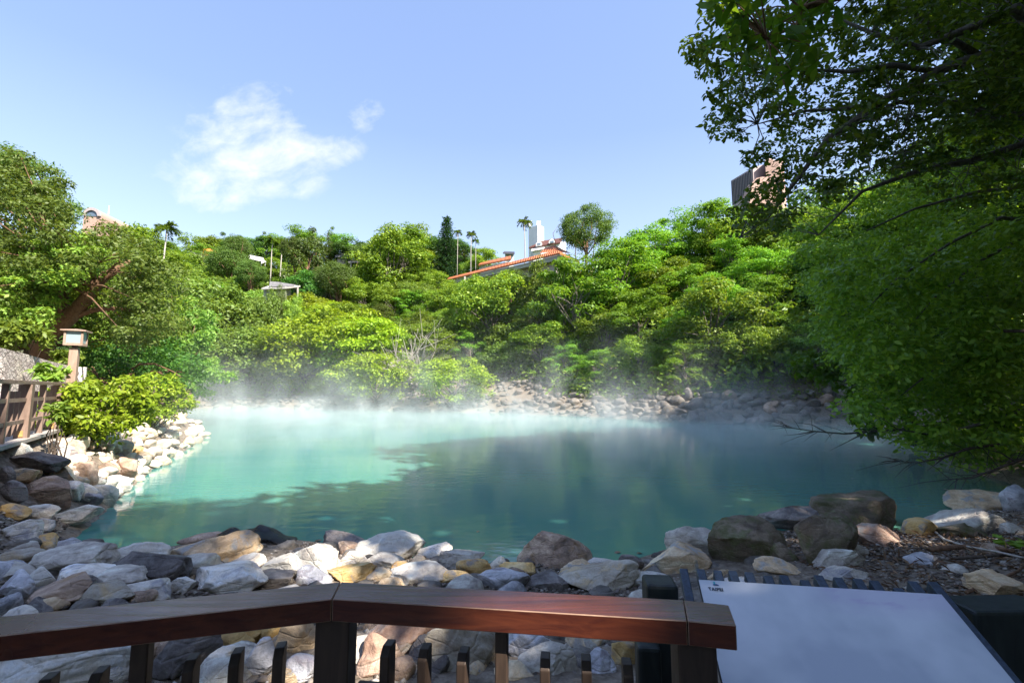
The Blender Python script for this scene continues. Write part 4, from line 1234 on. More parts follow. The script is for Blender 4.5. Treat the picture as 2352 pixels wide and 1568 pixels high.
# stone retaining wall
wl = [at(-60, 782, 10.4), at(0, 798, 11.2), at(60, 813, 13.4), at(110, 828, 15.8), at(153, 838, 18.6), at(172, 852, 19.4), at(181, 872, 19.9)]
back = []
wv_ = []; wf_ = []
for q in wl:
    dirn = Vector((-.79, -.61, 0))
    zb_ = 1.4
    fr_ = Vector((q.x + .55, q.y - .35 * 0, zb_)); tp = q.copy(); bk_ = q + Vector((-.7, .25, -.03))
    wv_ += [fr_, tp, bk_, Vector((bk_.x, bk_.y, zb_))]
for i in range(len(wl) - 1):
    k = i * 4
    for j in range(3): wf_.append((k + j, k + 4 + j, k + 5 + j, k + 1 + j))
wf_ += [(3, 2, 1, 0), (len(wv_) - 4, len(wv_) - 3, len(wv_) - 2, len(wv_) - 1)]
wo = link('stone_wall', mesh('stone_wall', wv_, wf_, MASONRY)); tag(wo, 'pale sloping stone retaining wall behind the left walkway', 'wall')
ss = at(190, 843, 20.5); hst = ss.z - 1.4
ob = MB().box((ss.x, ss.y, 1.4 + hst / 2), (.26, .2, hst), .5).build('stone_marker', P_STONEWHITE, bevel=.02); tag(ob, 'upright pale stone marker at the far end of the stone wall', 'marker')

# lantern
lp = at(164, 880, 13.4); lz0 = Dk
lamp = empty('lantern_post', (lp.x, lp.y, lz0), R(28)); tag(lamp, 'wooden post lantern with frosted panes beside the left walkway', 'lamp')
zt = at(166, 794, 13.4).z - lz0; ztop = at(166, 758, 13.4).z - lz0
MB().box((0, 0, (zt - .06) / 2), (.2, .2, zt - .06)).build('post', W_LAMP, lamp, bevel=.012)
MB().box((0, 0, zt - .03), (.12, .12, .07)).build('collar', W_POST, lamp)
hw = .215; hb = ztop - zt - .05
fr = MB()
fr.box((0, 0, zt + .035), (2 * hw, 2 * hw, .07))
for sx_ in (-1, 1):
    for sy_ in (-1, 1): fr.box((sx_ * (hw - .025), sy_ * (hw - .025), zt + .07 + (hb - .07) / 2), (.05, .05, hb - .07))
fr.build('frame', W_LAMP, lamp)
for k in range(4):
    Mz = Matrix.Rotation(k * math.pi / 2, 3, 'Z'); c = Mz @ Vector((hw - .03, 0, 0))
    MB().box((c.x, c.y, zt + .07 + (hb - .07) / 2), (.012, 2 * hw - .102, hb - .075), k * math.pi / 2).build('pane', P_FROST, lamp)
rf = MB(); z1 = zt + hb; e_ = .285
rf.add([(-e_, -e_, z1 + .002), (e_, -e_, z1 + .002), (e_, e_, z1 + .002), (-e_, e_, z1 + .002), (-e_, -e_, z1 + .035), (e_, -e_, z1 + .035), (e_, e_, z1 + .035), (-e_, e_, z1 + .035), (0, 0, z1 + .085)],
       [(3, 2, 1, 0), (0, 1, 5, 4), (1, 2, 6, 5), (2, 3, 7, 6), (3, 0, 4, 7), (4, 5, 8), (5, 6, 8), (6, 7, 8), (7, 4, 8)])
rf.build('roof', W_LAMP, lamp)


# ------------------------------------------------------------------ shrubs and the left trees
def own_tree(name, base, parts_fn, lab, cat):
    e = empty(name, tuple(base)); tag(e, lab, cat); parts_fn(e, Vector(base)); return e


def shrub(px, py, Y, wpx, hpx, seed, lab, n=34, per=60, leaf=.13, mat=None):
    rng = np.random.default_rng(seed); b = hit(px, py, 4) if Y is None else at(px, py, Y); Y = b.y; g = b.copy(); g.z = min(b.z, H(b.x, Y) + .05)
    e = empty('leafy_shrub', tuple(g)); tag(e, lab, 'shrub')
    k = Y / F; W_, H_ = wpx * k, hpx * k
    d = unit(rng.normal(size=(n, 3)))
    C = d * rng.uniform(.4, 1, (n, 1)) ** .5 * [W_ / 2, W_ / 2 * .8, H_ * .42] + [0, 0, H_ * .56 + (b.z - g.z)]
    P, N = puffs(rng, C, np.full(n, W_ * .13) * rng.uniform(.7, 1.3, n), per, .8, .5, .8, .35)
    link('foliage', leaf_mesh('foliage', P, N, leaf, mat or L_SHRUB, rng, .4, True), e)
    mb = MB()
    for i in range(min(n, 13)):
        t = Vector(C[i % n]) * .9; s0 = Vector((rng.normal() * .08, rng.normal() * .08, 0)); mdp = s0.lerp(t, .5) + Vector(rng.normal(size=3).tolist()) * .08
        mb.tube([s0, mdp, t], [.018, .012, .005], 5, False)
    mb.build('stem', B_DARK, e, True)
    return e


shrub(212, 1030, None, 212, 150, 31, 'yellow-green leafy shrub in front of the left fence', 60, 120, .15)
shrub(348, 988, None, 150, 125, 32, 'yellow-green shrub at the far end of the left fence, smaller and darker at its base', 42, 110, .16)
shrub(135, 985, 9.9, 60, 60, 33, 'small light green seedling with finger-shaped leaves before the fence', 7, 16, .17, L_BRIGHT)
shrub(30, 812, 13.5, 120, 70, 34, 'low green fern-like shrub on top of the stone wall, left end', 22, 60, .2, L_BRIGHT)
shrub(150, 845, 19.2, 60, 40, 35, 'low green fern-like shrub on top of the stone wall, right end', 12, 50, .2, L_BRIGHT)
shrub(118, 880, 12.9, 60, 45, 36, 'small fern growing at the foot of the stone wall', 9, 30, .2, L_BRIGHT)


def crown_from(rng, spots, Y, jitterY, n, rscale, per, leaf, mat, squash=.65, hexa=False):
    """clumps about picture ellipses (cx, cy, rx, ry) given real depth around Y"""
    C = []; wts = np.array([s[2] * s[3] for s in spots], float); wts /= wts.sum()
    for i in range(n):
        cx, cy, rx, ry = spots[rng.choice(len(spots), p=wts)]
        a = rng.uniform(0, 6.283); r = rng.uniform(0, 1) ** .55
        yy_ = Y + rng.normal() * jitterY
        C.append(at(cx + math.cos(a) * r * rx, cy + math.sin(a) * r * ry, yy_))
    C = np.array([tuple(c) for c in C]); rad = rscale * rng.uniform(.7, 1.35, n)
    P, N = puffs(rng, C, rad, per, squash, .5, .75, .35)
    return C, P, N


def lean_tree():
    rng = np.random.default_rng(41); Y = 21.0
    base = at(95, 806, Y); base.z = min(base.z, H(base.x, Y))
    e = empty('leaning_tree', tuple(base)); tag(e, 'large leaning tree with brown trunk and olive foliage behind the lantern', 'tree')
    C, P, N = crown_from(rng, [(60, 430, 95, 75), (30, 520, 120, 120), (120, 575, 105, 58), (265, 600, 90, 62), (235, 545, 62, 26), (320, 650, 90, 70), (330, 740, 75, 60), (30, 650, 90, 90)], Y, 1.6, 300, .55, 130, .2, L_BROWN)
    keep = np.ones(len(P), bool); fw_ = P[:, 1] * CP + (P[:, 2] - EYE) * SP
    PX = 1176 + F * P[:, 0] / fw_; PY = 784 - F * (-P[:, 1] * SP + (P[:, 2] - EYE) * CP) / fw_
    tr_ = [(95, 800), (125, 755), (160, 728), (195, 690), (225, 650), (255, 622)]
    for (xa, ya), (xb, yb) in zip(tr_, tr_[1:]):
        t = np.clip(((PX - xa) * (xb - xa) + (PY - ya) * (yb - ya)) / ((xb - xa) ** 2 + (yb - ya) ** 2), 0, 1)
        keep &= ~((np.hypot(PX - xa - t * (xb - xa), PY - ya - t * (yb - ya)) < 24) & (P[:, 1] < Y + .6))
    P, N = P[keep], N[keep]
    P = P - np.array(tuple(base)); link('crown', leaf_mesh('crown', P, N, .165, L_BROWN, rng, .5), e)
    C2, P2, N2 = crown_from(rng, [(150, 600, 80, 60), (50, 690, 90, 70)], Y - 1.8, .8, 60, .45, 110, .2, L_BRIGHT)
    P2 = P2 - np.array(tuple(base)); link('lower_foliage', leaf_mesh('lower_foliage', P2, N2, .18, L_BRIGHT, rng, .55), e)
    mb = MB()
    def q(*pts): return [at(x, y, yy) - base for x, y, yy in pts]
    mb.tube([Vector((-.1, 0, -.8))] + q((100, 790, Y), (125, 755, Y), (160, 728, Y), (195, 690, Y - .2), (225, 650, Y - .4), (255, 625, Y - .4), (300, 600, Y - .3)), [.5, .44, .4, .34, .28, .22, .15, .08], 10)
    mb.tube(q((150, 735, Y), (145, 690, Y), (150, 640, Y), (120, 570, Y), (90, 480, Y)), [.25, .2, .17, .12, .05], 8)
    mb.tube(q((165, 728, Y), (215, 712, Y), (260, 708, Y), (330, 715, Y)), [.16, .12, .1, .04], 7)
    mb.tube(q((120, 760, Y), (80, 690, Y), (40, 640, Y), (5, 625, Y)), [.16, .12, .09, .05], 7)
    for c in C[::7]:
        t = Vector(tuple(c)) - base; s0 = q((150, 650, Y))[0] if rng.uniform() < .5 else q((225, 650, Y))[0]
        mb.tube([s0, s0.lerp(t, .5) + Vector((0, 0, .3)), t], [.06, .035, .012], 5, False)
    mb.build('trunk', B_BROWN, e, True)
lean_tree()


def back_left_tree(px, py, Y, spots, seed, lab, mat, n, leaf, name='broadleaf_tree'):
    rng = np.random.default_rng(seed); base = at(px, py, Y); base.z = H(base.x, Y) - .2
    e = empty(name, tuple(base)); tag(e, lab, 'tree')
    C, P, N = crown_from(rng, spots, Y, 1.7, n, .7, 150, leaf * .8, mat)
    link('crown', leaf_mesh('crown', P - np.array(tuple(base)), N, leaf * .8, mat, rng, .5), e)
    fork = Vector((0, 0, (C[:, 2].mean() - base.z) * .55))
    limbs(rng, (0, 0, 0), fork, .28, [Vector(tuple(c)) - base for c in C[::6]]).build('trunk', B_BROWN, e, True)


back_left_tree(40, 800, 27, [(40, 420, 90, 60), (100, 480, 70, 50), (15, 370, 30, 28)], 51, 'tall olive tree at the left picture edge behind the leaning tree', L_OLIVE, 110, .2)
back_left_tree(20, 800, 24, [(20, 700, 110, 90), (90, 640, 90, 80), (220, 720, 110, 70)], 52, 'dark green tree behind the stone wall, under the leaning tree', L_MID, 130, .26)
back_left_tree(320, 800, 33, [(318, 545, 28, 26), (315, 600, 50, 40), (345, 650, 45, 50), (380, 710, 60, 70)], 53, 'green tree between the leaning tree and the small palm', L_MID, 95, .3)
back_left_tree(270, 850, 28, [(260, 820, 90, 45), (340, 800, 80, 60), (400, 850, 60, 45)], 54, 'dark shrubby tree behind the yellow shrubs at the fence', L_DARK, 70, .26)
back_left_tree(420, 890, 36, [(420, 830, 70, 60), (470, 870, 60, 40), (380, 780, 60, 60), (440, 740, 50, 60)], 55, 'creeper-covered tree right behind the fence end', L_VINE, 95, .32, 'vine_covered_tree')


# ------------------------------------------------------------------ overhanging trees at the right
def inpoly(poly, x, y):
    c = False; n = len(poly)
    for i in range(n):
        (x1, y1), (x2, y2) = poly[i], poly[(i + 1) % n]
        if (y1 > y) != (y2 > y) and x < (x2 - x1) * (y - y1) / (y2 - y1) + x1: c = not c
    return c


def spray_points(rng, poly, n, ylo, yhi):
    xs = [p[0] for p in poly]; ys = [p[1] for p in poly]; out = []
    while len(out) < n:
        x, y = rng.uniform(min(xs), max(xs)), rng.uniform(min(ys), max(ys))
        if inpoly(poly, x, y): out.append((x, y, rng.uniform(ylo, yhi)))
    return out


def twigs(rng, mb, C, base, k, r=.008, anchors=()):
    A_ = np.array([tuple(a) for a in anchors])
    for c in C[::k]:
        t = np.array(c) - np.array(tuple(base)); dd_ = np.linalg.norm(A_ - t, axis=1); q = int(dd_.argmin())
        if dd_[q] > 1.7: continue
        s0 = Vector(A_[q]); t = Vector(t); L = (t - s0).length
        mb.tube([s0, s0.lerp(t, .35) + Vector(rng.normal(size=3).tolist()) * L * .07, s0.lerp(t, .7) + Vector(rng.normal(size=3).tolist()) * L * .07, t], [r * 1.6, r * 1.2, r * .8, r * .4], 4, False)


def fig():
    rng = np.random.default_rng(61); base = Vector((11.5, 7.6, H(11.5, 7.6) - .3))
    e = empty('overhanging_fig_tree', tuple(base)); tag(e, 'dark fig tree whose branches overhang the pool from the upper right', 'tree')
    PA = [(1640, -20), (1560, 110), (1615, 160), (1630, 300), (1705, 320), (1720, 370), (1780, 415), (1700, 445), (1680, 490), (1700, 555), (1800, 520), (1900, 480), (2010, 390), (2120, 330), (2380, 270), (2380, -80), (1640, -80)]
    S_ = spray_points(rng, PA, 430, 7.6, 12.5) + spray_points(rng, [(1950, 40), (2380, -60), (2380, 470), (2180, 480), (2040, 420), (1900, 330)], 190, 9, 13.5)
    C = np.array([tuple(at(*s)) for s in S_])
    P, N = puffs(rng, C, rng.uniform(.16, .42, len(C)), 46, .45, .7, .9, .5)
    link('crown', leaf_mesh('crown', P - np.array(tuple(base)), N, .125, L_FIG, rng, .5, True), e)
    mb = MB(); ANCH = []
    def q(*pts):
        l = [at(x, y, yy) - base for x, y, yy in pts]
        for a, b in zip(l, l[1:]): ANCH.extend([a, a.lerp(b, .5)])
        ANCH.append(l[-1]); return l
    trunk = [Vector((0, 0, 0)), Vector((.1, .1, 3)), Vector((-.2, .2, 5.5))]
    hub = at(2480, 150, 9.0) - base
    mb.tube(trunk + [hub], [.42, .34, .3, .22], 10)
    mb.tube([hub] + q((2352, 108, 9), (2250, 130, 9), (2150, 165, 9), (2030, 230, 9.2), (1900, 320, 9.3), (1840, 400, 9.4), (1760, 505, 9.4), (1700, 545, 9.4)), [.16, .13, .11, .1, .08, .06, .05, .03, .012], 8)
    mb.tube([hub] + q((2352, 268, 10), (2260, 262, 10), (2200, 240, 10), (2140, 235, 10), (2060, 235, 10), (1960, 290, 10)), [.14, .12, .11, .09, .075, .05, .02], 8)
    mb.tube([hub] + q((2330, 20, 8.5), (2240, 60, 8.5), (2110, 110, 8.5), (2000, 75, 8.6), (1890, 30, 8.6)), [.14, .11, .09, .06, .04, .02], 7)
    mb.tube([hub] + q((2352, 330, 10.5), (2230, 370, 10.5), (2100, 395, 10.5), (1980, 440, 10.5), (1880, 540, 10.5)), [.09, .075, .06, .04, .015], 7)
    mb.tube(q((2150, 165, 9), (2050, 150, 9), (1950, 165, 9), (1850, 160, 9), (1760, 175, 9)), [.07, .06, .045, .03, .01], 6)
    mb.tube(q((2030, 230, 9.2), (1950, 250, 9.2), (1850, 255, 9.1), (1740, 285, 9)), [.055, .04, .03, .01], 6)
    mb.tube(q((2250, 130, 9), (2150, 70, 8.8), (2080, 20, 8.7), (2000, -40, 8.7)), [.08, .06, .05, .03], 6)
    # hanging aerial roots
    for k in range(14):
        x = rng.uniform(2030, 2120); y0 = rng.uniform(190, 260); Lp = rng.uniform(60, 200)
        mb.tube(q((x, y0, 9.6), (x - Lp * .25, y0 + Lp * .6, 9.6), (x - Lp * .3, y0 + Lp, 9.6)), [.012, .009, .004], 4, False)
    twigs(rng, mb, C, base, 1, .009, ANCH)
    mb.build('trunk', B_GREY, e, True)
fig()


def shade_tree(name, base, poly, n, ylo, yhi, rad, per, leaf, mat, seed, lab, lm=(), bark=B_GREY, twk=3):
    rng = np.random.default_rng(seed); base = Vector(base)
    e = empty(name, tuple(base)); tag(e, lab, 'tree')
    S_ = spray_points(rng, poly, n, ylo, yhi); C = np.array([tuple(at(*s)) for s in S_])
    P, N = puffs(rng, C, rng.uniform(rad * .7, rad * 1.4, n), per, .55, .65, .85, .4)
    link('crown', leaf_mesh('crown', P - np.array(tuple(base)), N, leaf, mat, rng, .48, True), e)
    mb = MB(); ANCH = []
    def q(*pts):
        l = [at(x, y, yy) - base for x, y, yy in pts]
        for a, b in zip(l, l[1:]): ANCH.extend([a, a.lerp(b, .5)])
        ANCH.append(l[-1]); return l
    first = q(*lm[0])[0]
    mb.tube([Vector((0, 0, -.2)), first * .5 + Vector((0, 0, .2)), first], [.3, .22, .12], 8)
    for pts in lm:
        pp = [first * .8] + q(*pts); k = len(pp)
        mb.tube(pp, [max(.01, .085 * (1 - i / k)) for i in range(k)], 6, False)
    twigs(rng, mb, C, base, twk, .008, ANCH)
    mb.build('trunk', bark, e, True)


PB = [(1985, 585), (1920, 620), (1885, 680), (1900, 760), (1930, 830), (1960, 900), (1985, 975), (2040, 1000), (2130, 1030), (2240, 1070), (2380, 1085), (2380, 500), (2250, 520), (2120, 545)]
shade_tree('small_leaved_tree', (15.5, 13.2, .6), PB, 330, 11.5, 18.0, .62, 115, .17, L_SHADE, 71, 'dark small-leaved tree leaning over the water along the right edge',
           [[(2440, 520, 13.5), (2352, 545, 13), (2250, 600, 13), (2150, 680, 13), (2080, 760, 13)], [(2440, 520, 13.5), (2300, 500, 13), (2180, 560, 13), (2060, 640, 13), (1980, 720, 13)],
            [(2440, 760, 13), (2300, 760, 13), (2180, 820, 13), (2080, 900, 13)], [(2440, 900, 13), (2300, 960, 12.6), (2150, 1000, 12.6), (2060, 985, 12.6)], [(2440, 420, 13.5), (2250, 440, 13), (2100, 480, 13), (1990, 530, 13)]])
PC = [(1815, 450), (1990, 420), (2160, 300), (2380, 260), (2380, 620), (2100, 700), (1900, 720), (1830, 640)]
shade_tree('broadleaf_tree', (26, 22, H(26, 22)), PC, 210, 18, 25, .75, 110, .2, L_SHADE, 72, 'mid-green tree between the fig branches and the dark right-hand tree',
           [[(2352, 640, 21), (2260, 560, 21), (2150, 470, 21), (2050, 440, 21)], [(2250, 600, 21), (2100, 560, 21), (1950, 600, 21)]])
PD = [(1820, 835), (1860, 805), (1930, 800), (1980, 850), (2000, 930), (2010, 1010), (1985, 990), (1950, 930), (1900, 880), (1840, 860)]
shade_tree('large_leaved_sapling', (17.0, 19.5, .5), PD, 40, 17.5, 19.5, .36, 26, .27, L_BIG, 73, 'bright large-leaved sapling reaching out left of the dark right-hand tree', [[(2060, 900, 18.5), (1980, 870, 18.5), (1900, 840, 18.5)], [(2050, 960, 18.5), (1990, 960, 18.5)]], twk=2)
PE = [(1590, -20), (1640, 60), (1660, 130), (1720, 165), (1760, 200), (1830, 235), (1850, 180), (1900, 110), (1930, 60), (1900, -30)]
def big_leaf_branch():
    rng = np.random.default_rng(81); base = Vector((4.6, 2.4, DECK - .1))
    e = empty('large_leaved_tree', tuple(base)); tag(e, 'tree with large drooping yellow-green leaves at the top right, nearest the viewer', 'tree')
    S_ = spray_points(rng, PE, 46, 4.6, 5.6); C = np.array([tuple(at(*s)) for s in S_])
    P = np.repeat(C, 7, 0) + rng.normal(size=(len(C) * 7, 3)) * .03
    T = rng.normal(size=P.shape) * .8 + [0, 0, -.55]; N = rng.normal(size=P.shape) * .5 + [0, 0, .8]
    link('crown', leaf_mesh('crown', P - np.array(tuple(base)), N, .21, L_BIG, rng, .36, True, T=T), e)
    mb = MB()
    def q(*pts): return [at(x, y, yy) - base for x, y, yy in pts]
    lim = q((2500, -250, 4.4), (2250, -120, 4.9), (1990, -25, 5), (1840, 20, 5), (1830, 60, 5.1), (1760, 90, 5.1))
    mb.tube([Vector((0, 0, 0)), Vector((.1, 0, 2)), Vector((.1, .3, 4.0))] + lim, [.16, .13, .11, .08, .06, .045, .035, .025, .012], 7)
    for c in C[::1]:
        t = Vector(tuple(c)) - base; s0 = min(lim[2:], key=lambda a: (a - t).length)
        mb.tube([s0, s0.lerp(t, .5) + Vector((0, 0, .05)), t], [.014, .01, .006], 4, False)
    mb.build('trunk', B_BROWN, e, True)
big_leaf_branch()


# ------------------------------------------------------------------ dead wood
def twig_thing(name, lab, main, subs, r, mat, seed, cat='branch', fine=0):
    rng = np.random.default_rng(seed); pts = [at(*p) for p in main]; b = pts[0]
    mb = MB(); n = len(pts)
    mb.tube([p - b for p in pts], [max(.006, r * (1 - .8 * i / (n - 1))) for i in range(n)], 7)
    for s in subs:
        pp = [at(*p) - b for p in s]; k = len(pp); mb.tube(pp, [max(.004, r * .5 * (1 - .8 * i / (k - 1))) for i in range(k)], 5, False)
    for i in range(fine):
        j = rng.integers(1, n); t = rng.uniform(); s0 = pts[j - 1].lerp(pts[j], t) - b
        dv = (pts[-1] - pts[0]).normalized() * rng.uniform(.2, .6) + Vector(rng.normal(size=3).tolist()) * .28
        mb.tube([s0, s0 + dv * .5 + Vector((0, 0, .03)), s0 + dv], [.012, .008, .004], 4, False)
    o = mb.build(name, mat, None, True, loc=b); return tag(o, lab, cat)


twig_thing('fallen_branch', 'bare dead branch stretching left over the water from the dark tree', [(2190, 965, 15.5), (2100, 985, 15.5), (2010, 990, 15.5), (1940, 996, 15.6), (1870, 990, 15.7), (1815, 982, 15.8), (1792, 972, 15.8)],
           [[(1985, 994, 15.5), (1945, 1015, 15.3), (1905, 1035, 15.2)], [(1870, 990, 15.7), (1840, 996, 15.6), (1800, 1000, 15.6)], [(1900, 993, 15.6), (1865, 975, 15.8), (1830, 970, 15.8)]], .05, B_GREY, 91, fine=26)
twig_thing('fallen_branch', 'bare twiggy branch low over the shaded water at the right', [(2300, 1020, 12), (2220, 1030, 12), (2170, 1050, 12), (2110, 1062, 12), (2050, 1058, 12)], [[(2170, 1050, 12), (2130, 1080, 11.8)]], .04, B_DARK, 92, fine=30)
twig_thing('fallen_branch', 'dark dead branches at the foot of the right-hand tree by the water', [(2400, 1040, 11), (2330, 1060, 11), (2280, 1080, 11), (2230, 1098, 11), (2180, 1100, 11)], [[(2330, 1060, 11), (2300, 1040, 11), (2260, 1030, 11)]], .045, B_DARK, 93, fine=24)
def ground_twig(lab, px, r, mat, seed, lift=.03):
    rng = np.random.default_rng(seed); pts = [hit(x, y, 2) for x, y in px]; pts = [p + Vector((0, 0, lift + r + (.1 if i == len(pts) // 2 else 0) * lift)) for i, p in enumerate(pts)]
    b = pts[0]; o = MB().tube([p - b for p in pts], [r * (1 - .5 * i / len(pts)) for i in range(len(pts))], 7).build('fallen_branch', mat, None, True, loc=b); return tag(o, lab, 'branch')
ground_twig('long pale curved stick lying on the right bank', [(2150, 1232), (2170, 1250), (2220, 1268), (2290, 1280), (2352, 1295)], .018, B_PALE, 94, .05)
ground_twig('reddish brown log end lying on the right bank gravel', [(2138, 1274), (2200, 1268), (2270, 1268), (2330, 1278)], .035, B_BROWN, 95)
ground_twig('thin forked brown stick near the right stump', [(2220, 1372), (2290, 1345), (2340, 1322), (2352, 1310)], .016, B_BROWN, 96)
ground_twig('dark straight stick below the reddish log', [(2190, 1292), (2250, 1290), (2310, 1284)], .02, B_DARK, 97)
# small green plant
p = hit(2310, 1268, 2); rng = np.random.default_rng(99)
e = empty('seedling', tuple(p)); tag(e, 'small bright green seedling growing on the right bank gravel', 'plant')
P = np.array([[rng.normal() * .06, rng.normal() * .06, rng.uniform(.08, .2)] for _ in range(16)])
link('leaf', leaf_mesh('leaf', P, rng.normal(size=P.shape) * .3 + [0, -.2, 1], .12, L_BRIGHT, rng, .6, True), e)
MB().tube([(0, 0, -.02), (.01, 0, .1), (0, .01, .18)], [.006, .005, .003], 5).build('stem', B_BAMBOO, e)
# bare white bush on the far shore
def bare_bush():
    b = hit(960, 893, 30); rng = np.random.default_rng(101); mb = MB(); k = b.y / F
    for i in range(60):
        a = rng.uniform(0, 6.283); e_ = rng.uniform(.5, 1.5); L = rng.uniform(60, 125) * k
        d = Vector((math.cos(a) * math.cos(e_), math.sin(a) * math.cos(e_), math.sin(e_)))
        p0 = Vector((rng.normal() * .3, rng.normal() * .3, 0)); o_ = Vector(rng.normal(size=3).tolist()) * L * .14
        mid = p0 + d * L * .5 + o_; tip = p0 + d * L
        mb.tube([p0, mid, tip], [.06, .045, .02], 5, False)
        for j in range(3):
            t2 = mid + (d + Vector(rng.normal(size=3).tolist()) * .6) * L * .4; mb.tube([mid, t2], [.03, .012], 4, False)
    tag(mb.build('bare_bush', B_PALE, None, True, loc=b + Vector((0, -1.2, .5))), 'leafless pale twiggy bush among the yellow-green trees at the far shore', 'bush')
bare_bush()

# black netting draped on rocks at the water's edge
def netting():
    m, nt, o = newmat('netting')
    pb_ = pbsdf(nt, None, (.012, .013, .015), .6, .4); tr = nt.nodes.new('ShaderNodeBsdfTransparent'); mx = nt.nodes.new('ShaderNodeMixShader'); mx.inputs[0].default_value = .25
    nt.links.new(pb_.outputs[0], mx.inputs[1]); nt.links.new(tr.outputs[0], mx.inputs[2]); nt.links.new(mx.outputs[0], o.inputs[0])
    V = []; Fq = []; nu, nv = 60, 26
    for j in range(nv):
        for i in range(nu):
            px = 478 + 205 * i / (nu - 1); v = j / (nv - 1); py = 1262 - 34 * v
            p = onz(px, py, .06)
            edge = math.sin(math.pi * i / (nu - 1)) ** .5 * math.sin(math.pi * min(1, v * .8 + .15)) ** .6
            bumps = .09 * abs(mnoise.noise((px * .018, py * .03, 2))) + .04 * mnoise.noise((px * .05, py * .06, 5)) + .24 * math.exp(-((px - 615) / 50) ** 2) + .22 * math.exp(-((px - 525) / 34) ** 2)
            V.append((p.x, p.y, .02 + edge * (bumps + .05)))
    for j in range(nv - 1):
        for i in range(nu - 1): Fq.append((j * nu + i, j * nu + i + 1, (j + 1) * nu + i + 1, (j + 1) * nu + i))
    o = link('netting', mesh('netting', V, Fq, m, True)); sm = o.modifiers.new('thickness', 'SOLIDIFY'); sm.thickness = .004
    tag(o, 'black netting draped over rocks at the water edge', 'net')
netting()
# floating leaves
fl_ = [(1100, 1218, .05), (2165, 1122, .05), (2275, 1175, .05), (1960, 1098, .05), (740, 1240, .06), (765, 1240, .05), (1425, 1266, .05), (1340, 1268, .05), (1462, 1270, .05), (2192, 1131, .05)]
for i, (px, py, s_) in enumerate(fl_):
    p = onz(px, py, .006); rng = np.random.default_rng(300 + i)
    o = link('floating_leaf', leaf_mesh('floating_leaf', np.zeros((1, 3)), np.array([[0, 0, 1.0]]), s_ * 2.2, L_LITTER, rng, .6, True), None, p)
    LABELS.append((o, 'orange-brown fallen leaf', 'floating on the pool', 'leaf', 'leaves floating on the pool'))


# ------------------------------------------------------------------ buildings on the hill
def P3(px, py, Y): return at(px, py, Y)


def down(p, z): return Vector((p.x, p.y, z))


def block(mb, pts, z0):
    """walls standing under a roof outline (pts: top corners in order)"""
    n = len(pts); a = [Vector(p) for p in pts]; b = [down(p, z0) for p in a]
    mb.add(a + b, [tuple(range(n))] + [(i, (i + 1) % n, n + (i + 1) % n, n + i) for i in range(n)] + [tuple(range(2 * n - 1, n - 1, -1))]); return mb


def rel(root, mb): mb.v = [tuple(Vector(v) - root.location) for v in mb.v]; return mb


# pink vaulted roof house, far left
Y = 118; c0 = P3(212, 497, Y); r_ = 19 * Y / F
e = empty('vaulted_house', (c0.x, c0.y, H(c0.x, Y))); tag(e, 'pink tiled house with a round vaulted roof above the left trees', 'house')
ax = Vector((-.10, .99, 0)).normalized(); rt = Vector((ax.y, -ax.x, 0)); Lh = 13.0
arc = [(math.cos(t * math.pi / 16), math.sin(t * math.pi / 16)) for t in range(17)]
def vault(r, z0, s0, s1):
    poly = [c0 + rt * (q[0] * r) + Vector((0, 0, q[1] * r)) + ax * s0 for q in arc]
    return MB().prism(poly, ax * (s1 - s0))
rel(e, vault(r_, 0, 0, Lh)).build('roof', P_PINK, e)
ring_ = MB(); outer = [c0 + rt * (q[0] * r_ * 1.06) + Vector((0, 0, q[1] * r_ * 1.06)) - ax * .5 for q in arc]; inner = [c0 + rt * (q[0] * r_ * .72) + Vector((0, 0, q[1] * r_ * .72)) - ax * .5 for q in arc]
ring_.prism(outer + inner[::-1], ax * .45); rel(e, ring_).build('arch', P_GREYPINK, e)
rel(e, vault(r_ * .70, 0, -.12, -.02)).build('window', P_GLASS, e)
bx = MB(); bx.prism([c0 + rt * r_ + ax * .02, c0 - rt * r_ + ax * .02, c0 - rt * r_ + ax * Lh, c0 + rt * r_ + ax * Lh], (0, 0, -14)); rel(e, bx).build('wall', P_PINK, e)
an = P3(250, 482, Y + 5); rel(e, MB().tube([an - Vector((0, 0, 1.5)), an + Vector((0, 0, 1.2))], .12, 6)).build('antenna', P_WHITE, e)

# orange-roofed house
Y = 116; e = empty('orange_roofed_house', tuple(P3(460, 606, Y))); tag(e, 'white house with an orange tiled roof on the ridge, half hidden by olive trees', 'house')
rel(e, block(MB(), [P3(450, 590, Y), P3(496, 590, Y), P3(496, 590, Y + 6), P3(450, 590, Y + 6)], e.location.z - 5)).build('wall', P_WHITE, e)
rel(e, MB().prism([P3(432, 588, Y - 1), P3(475, 588, Y - 1), P3(470, 576, Y + 3), P3(438, 576, Y + 3)], (0, 0, -.35))).build('roof', P_GREYROOF, e)
rel(e, MB().prism([P3(462, 589, Y - 1.6), P3(502, 589, Y - 1.6), P3(492, 570, Y + 3), P3(468, 570, Y + 3)], (0, 0, -.3))).build('tiled_roof', T_YELLOW, e)
for x in (458, 472): rel(e, MB().prism([P3(x, 595, Y - .06), P3(x + 9, 595, Y - .06), P3(x + 9, 602, Y - .06), P3(x, 602, Y - .06)], (0, .05, 0))).build('window', P_GLASS, e)
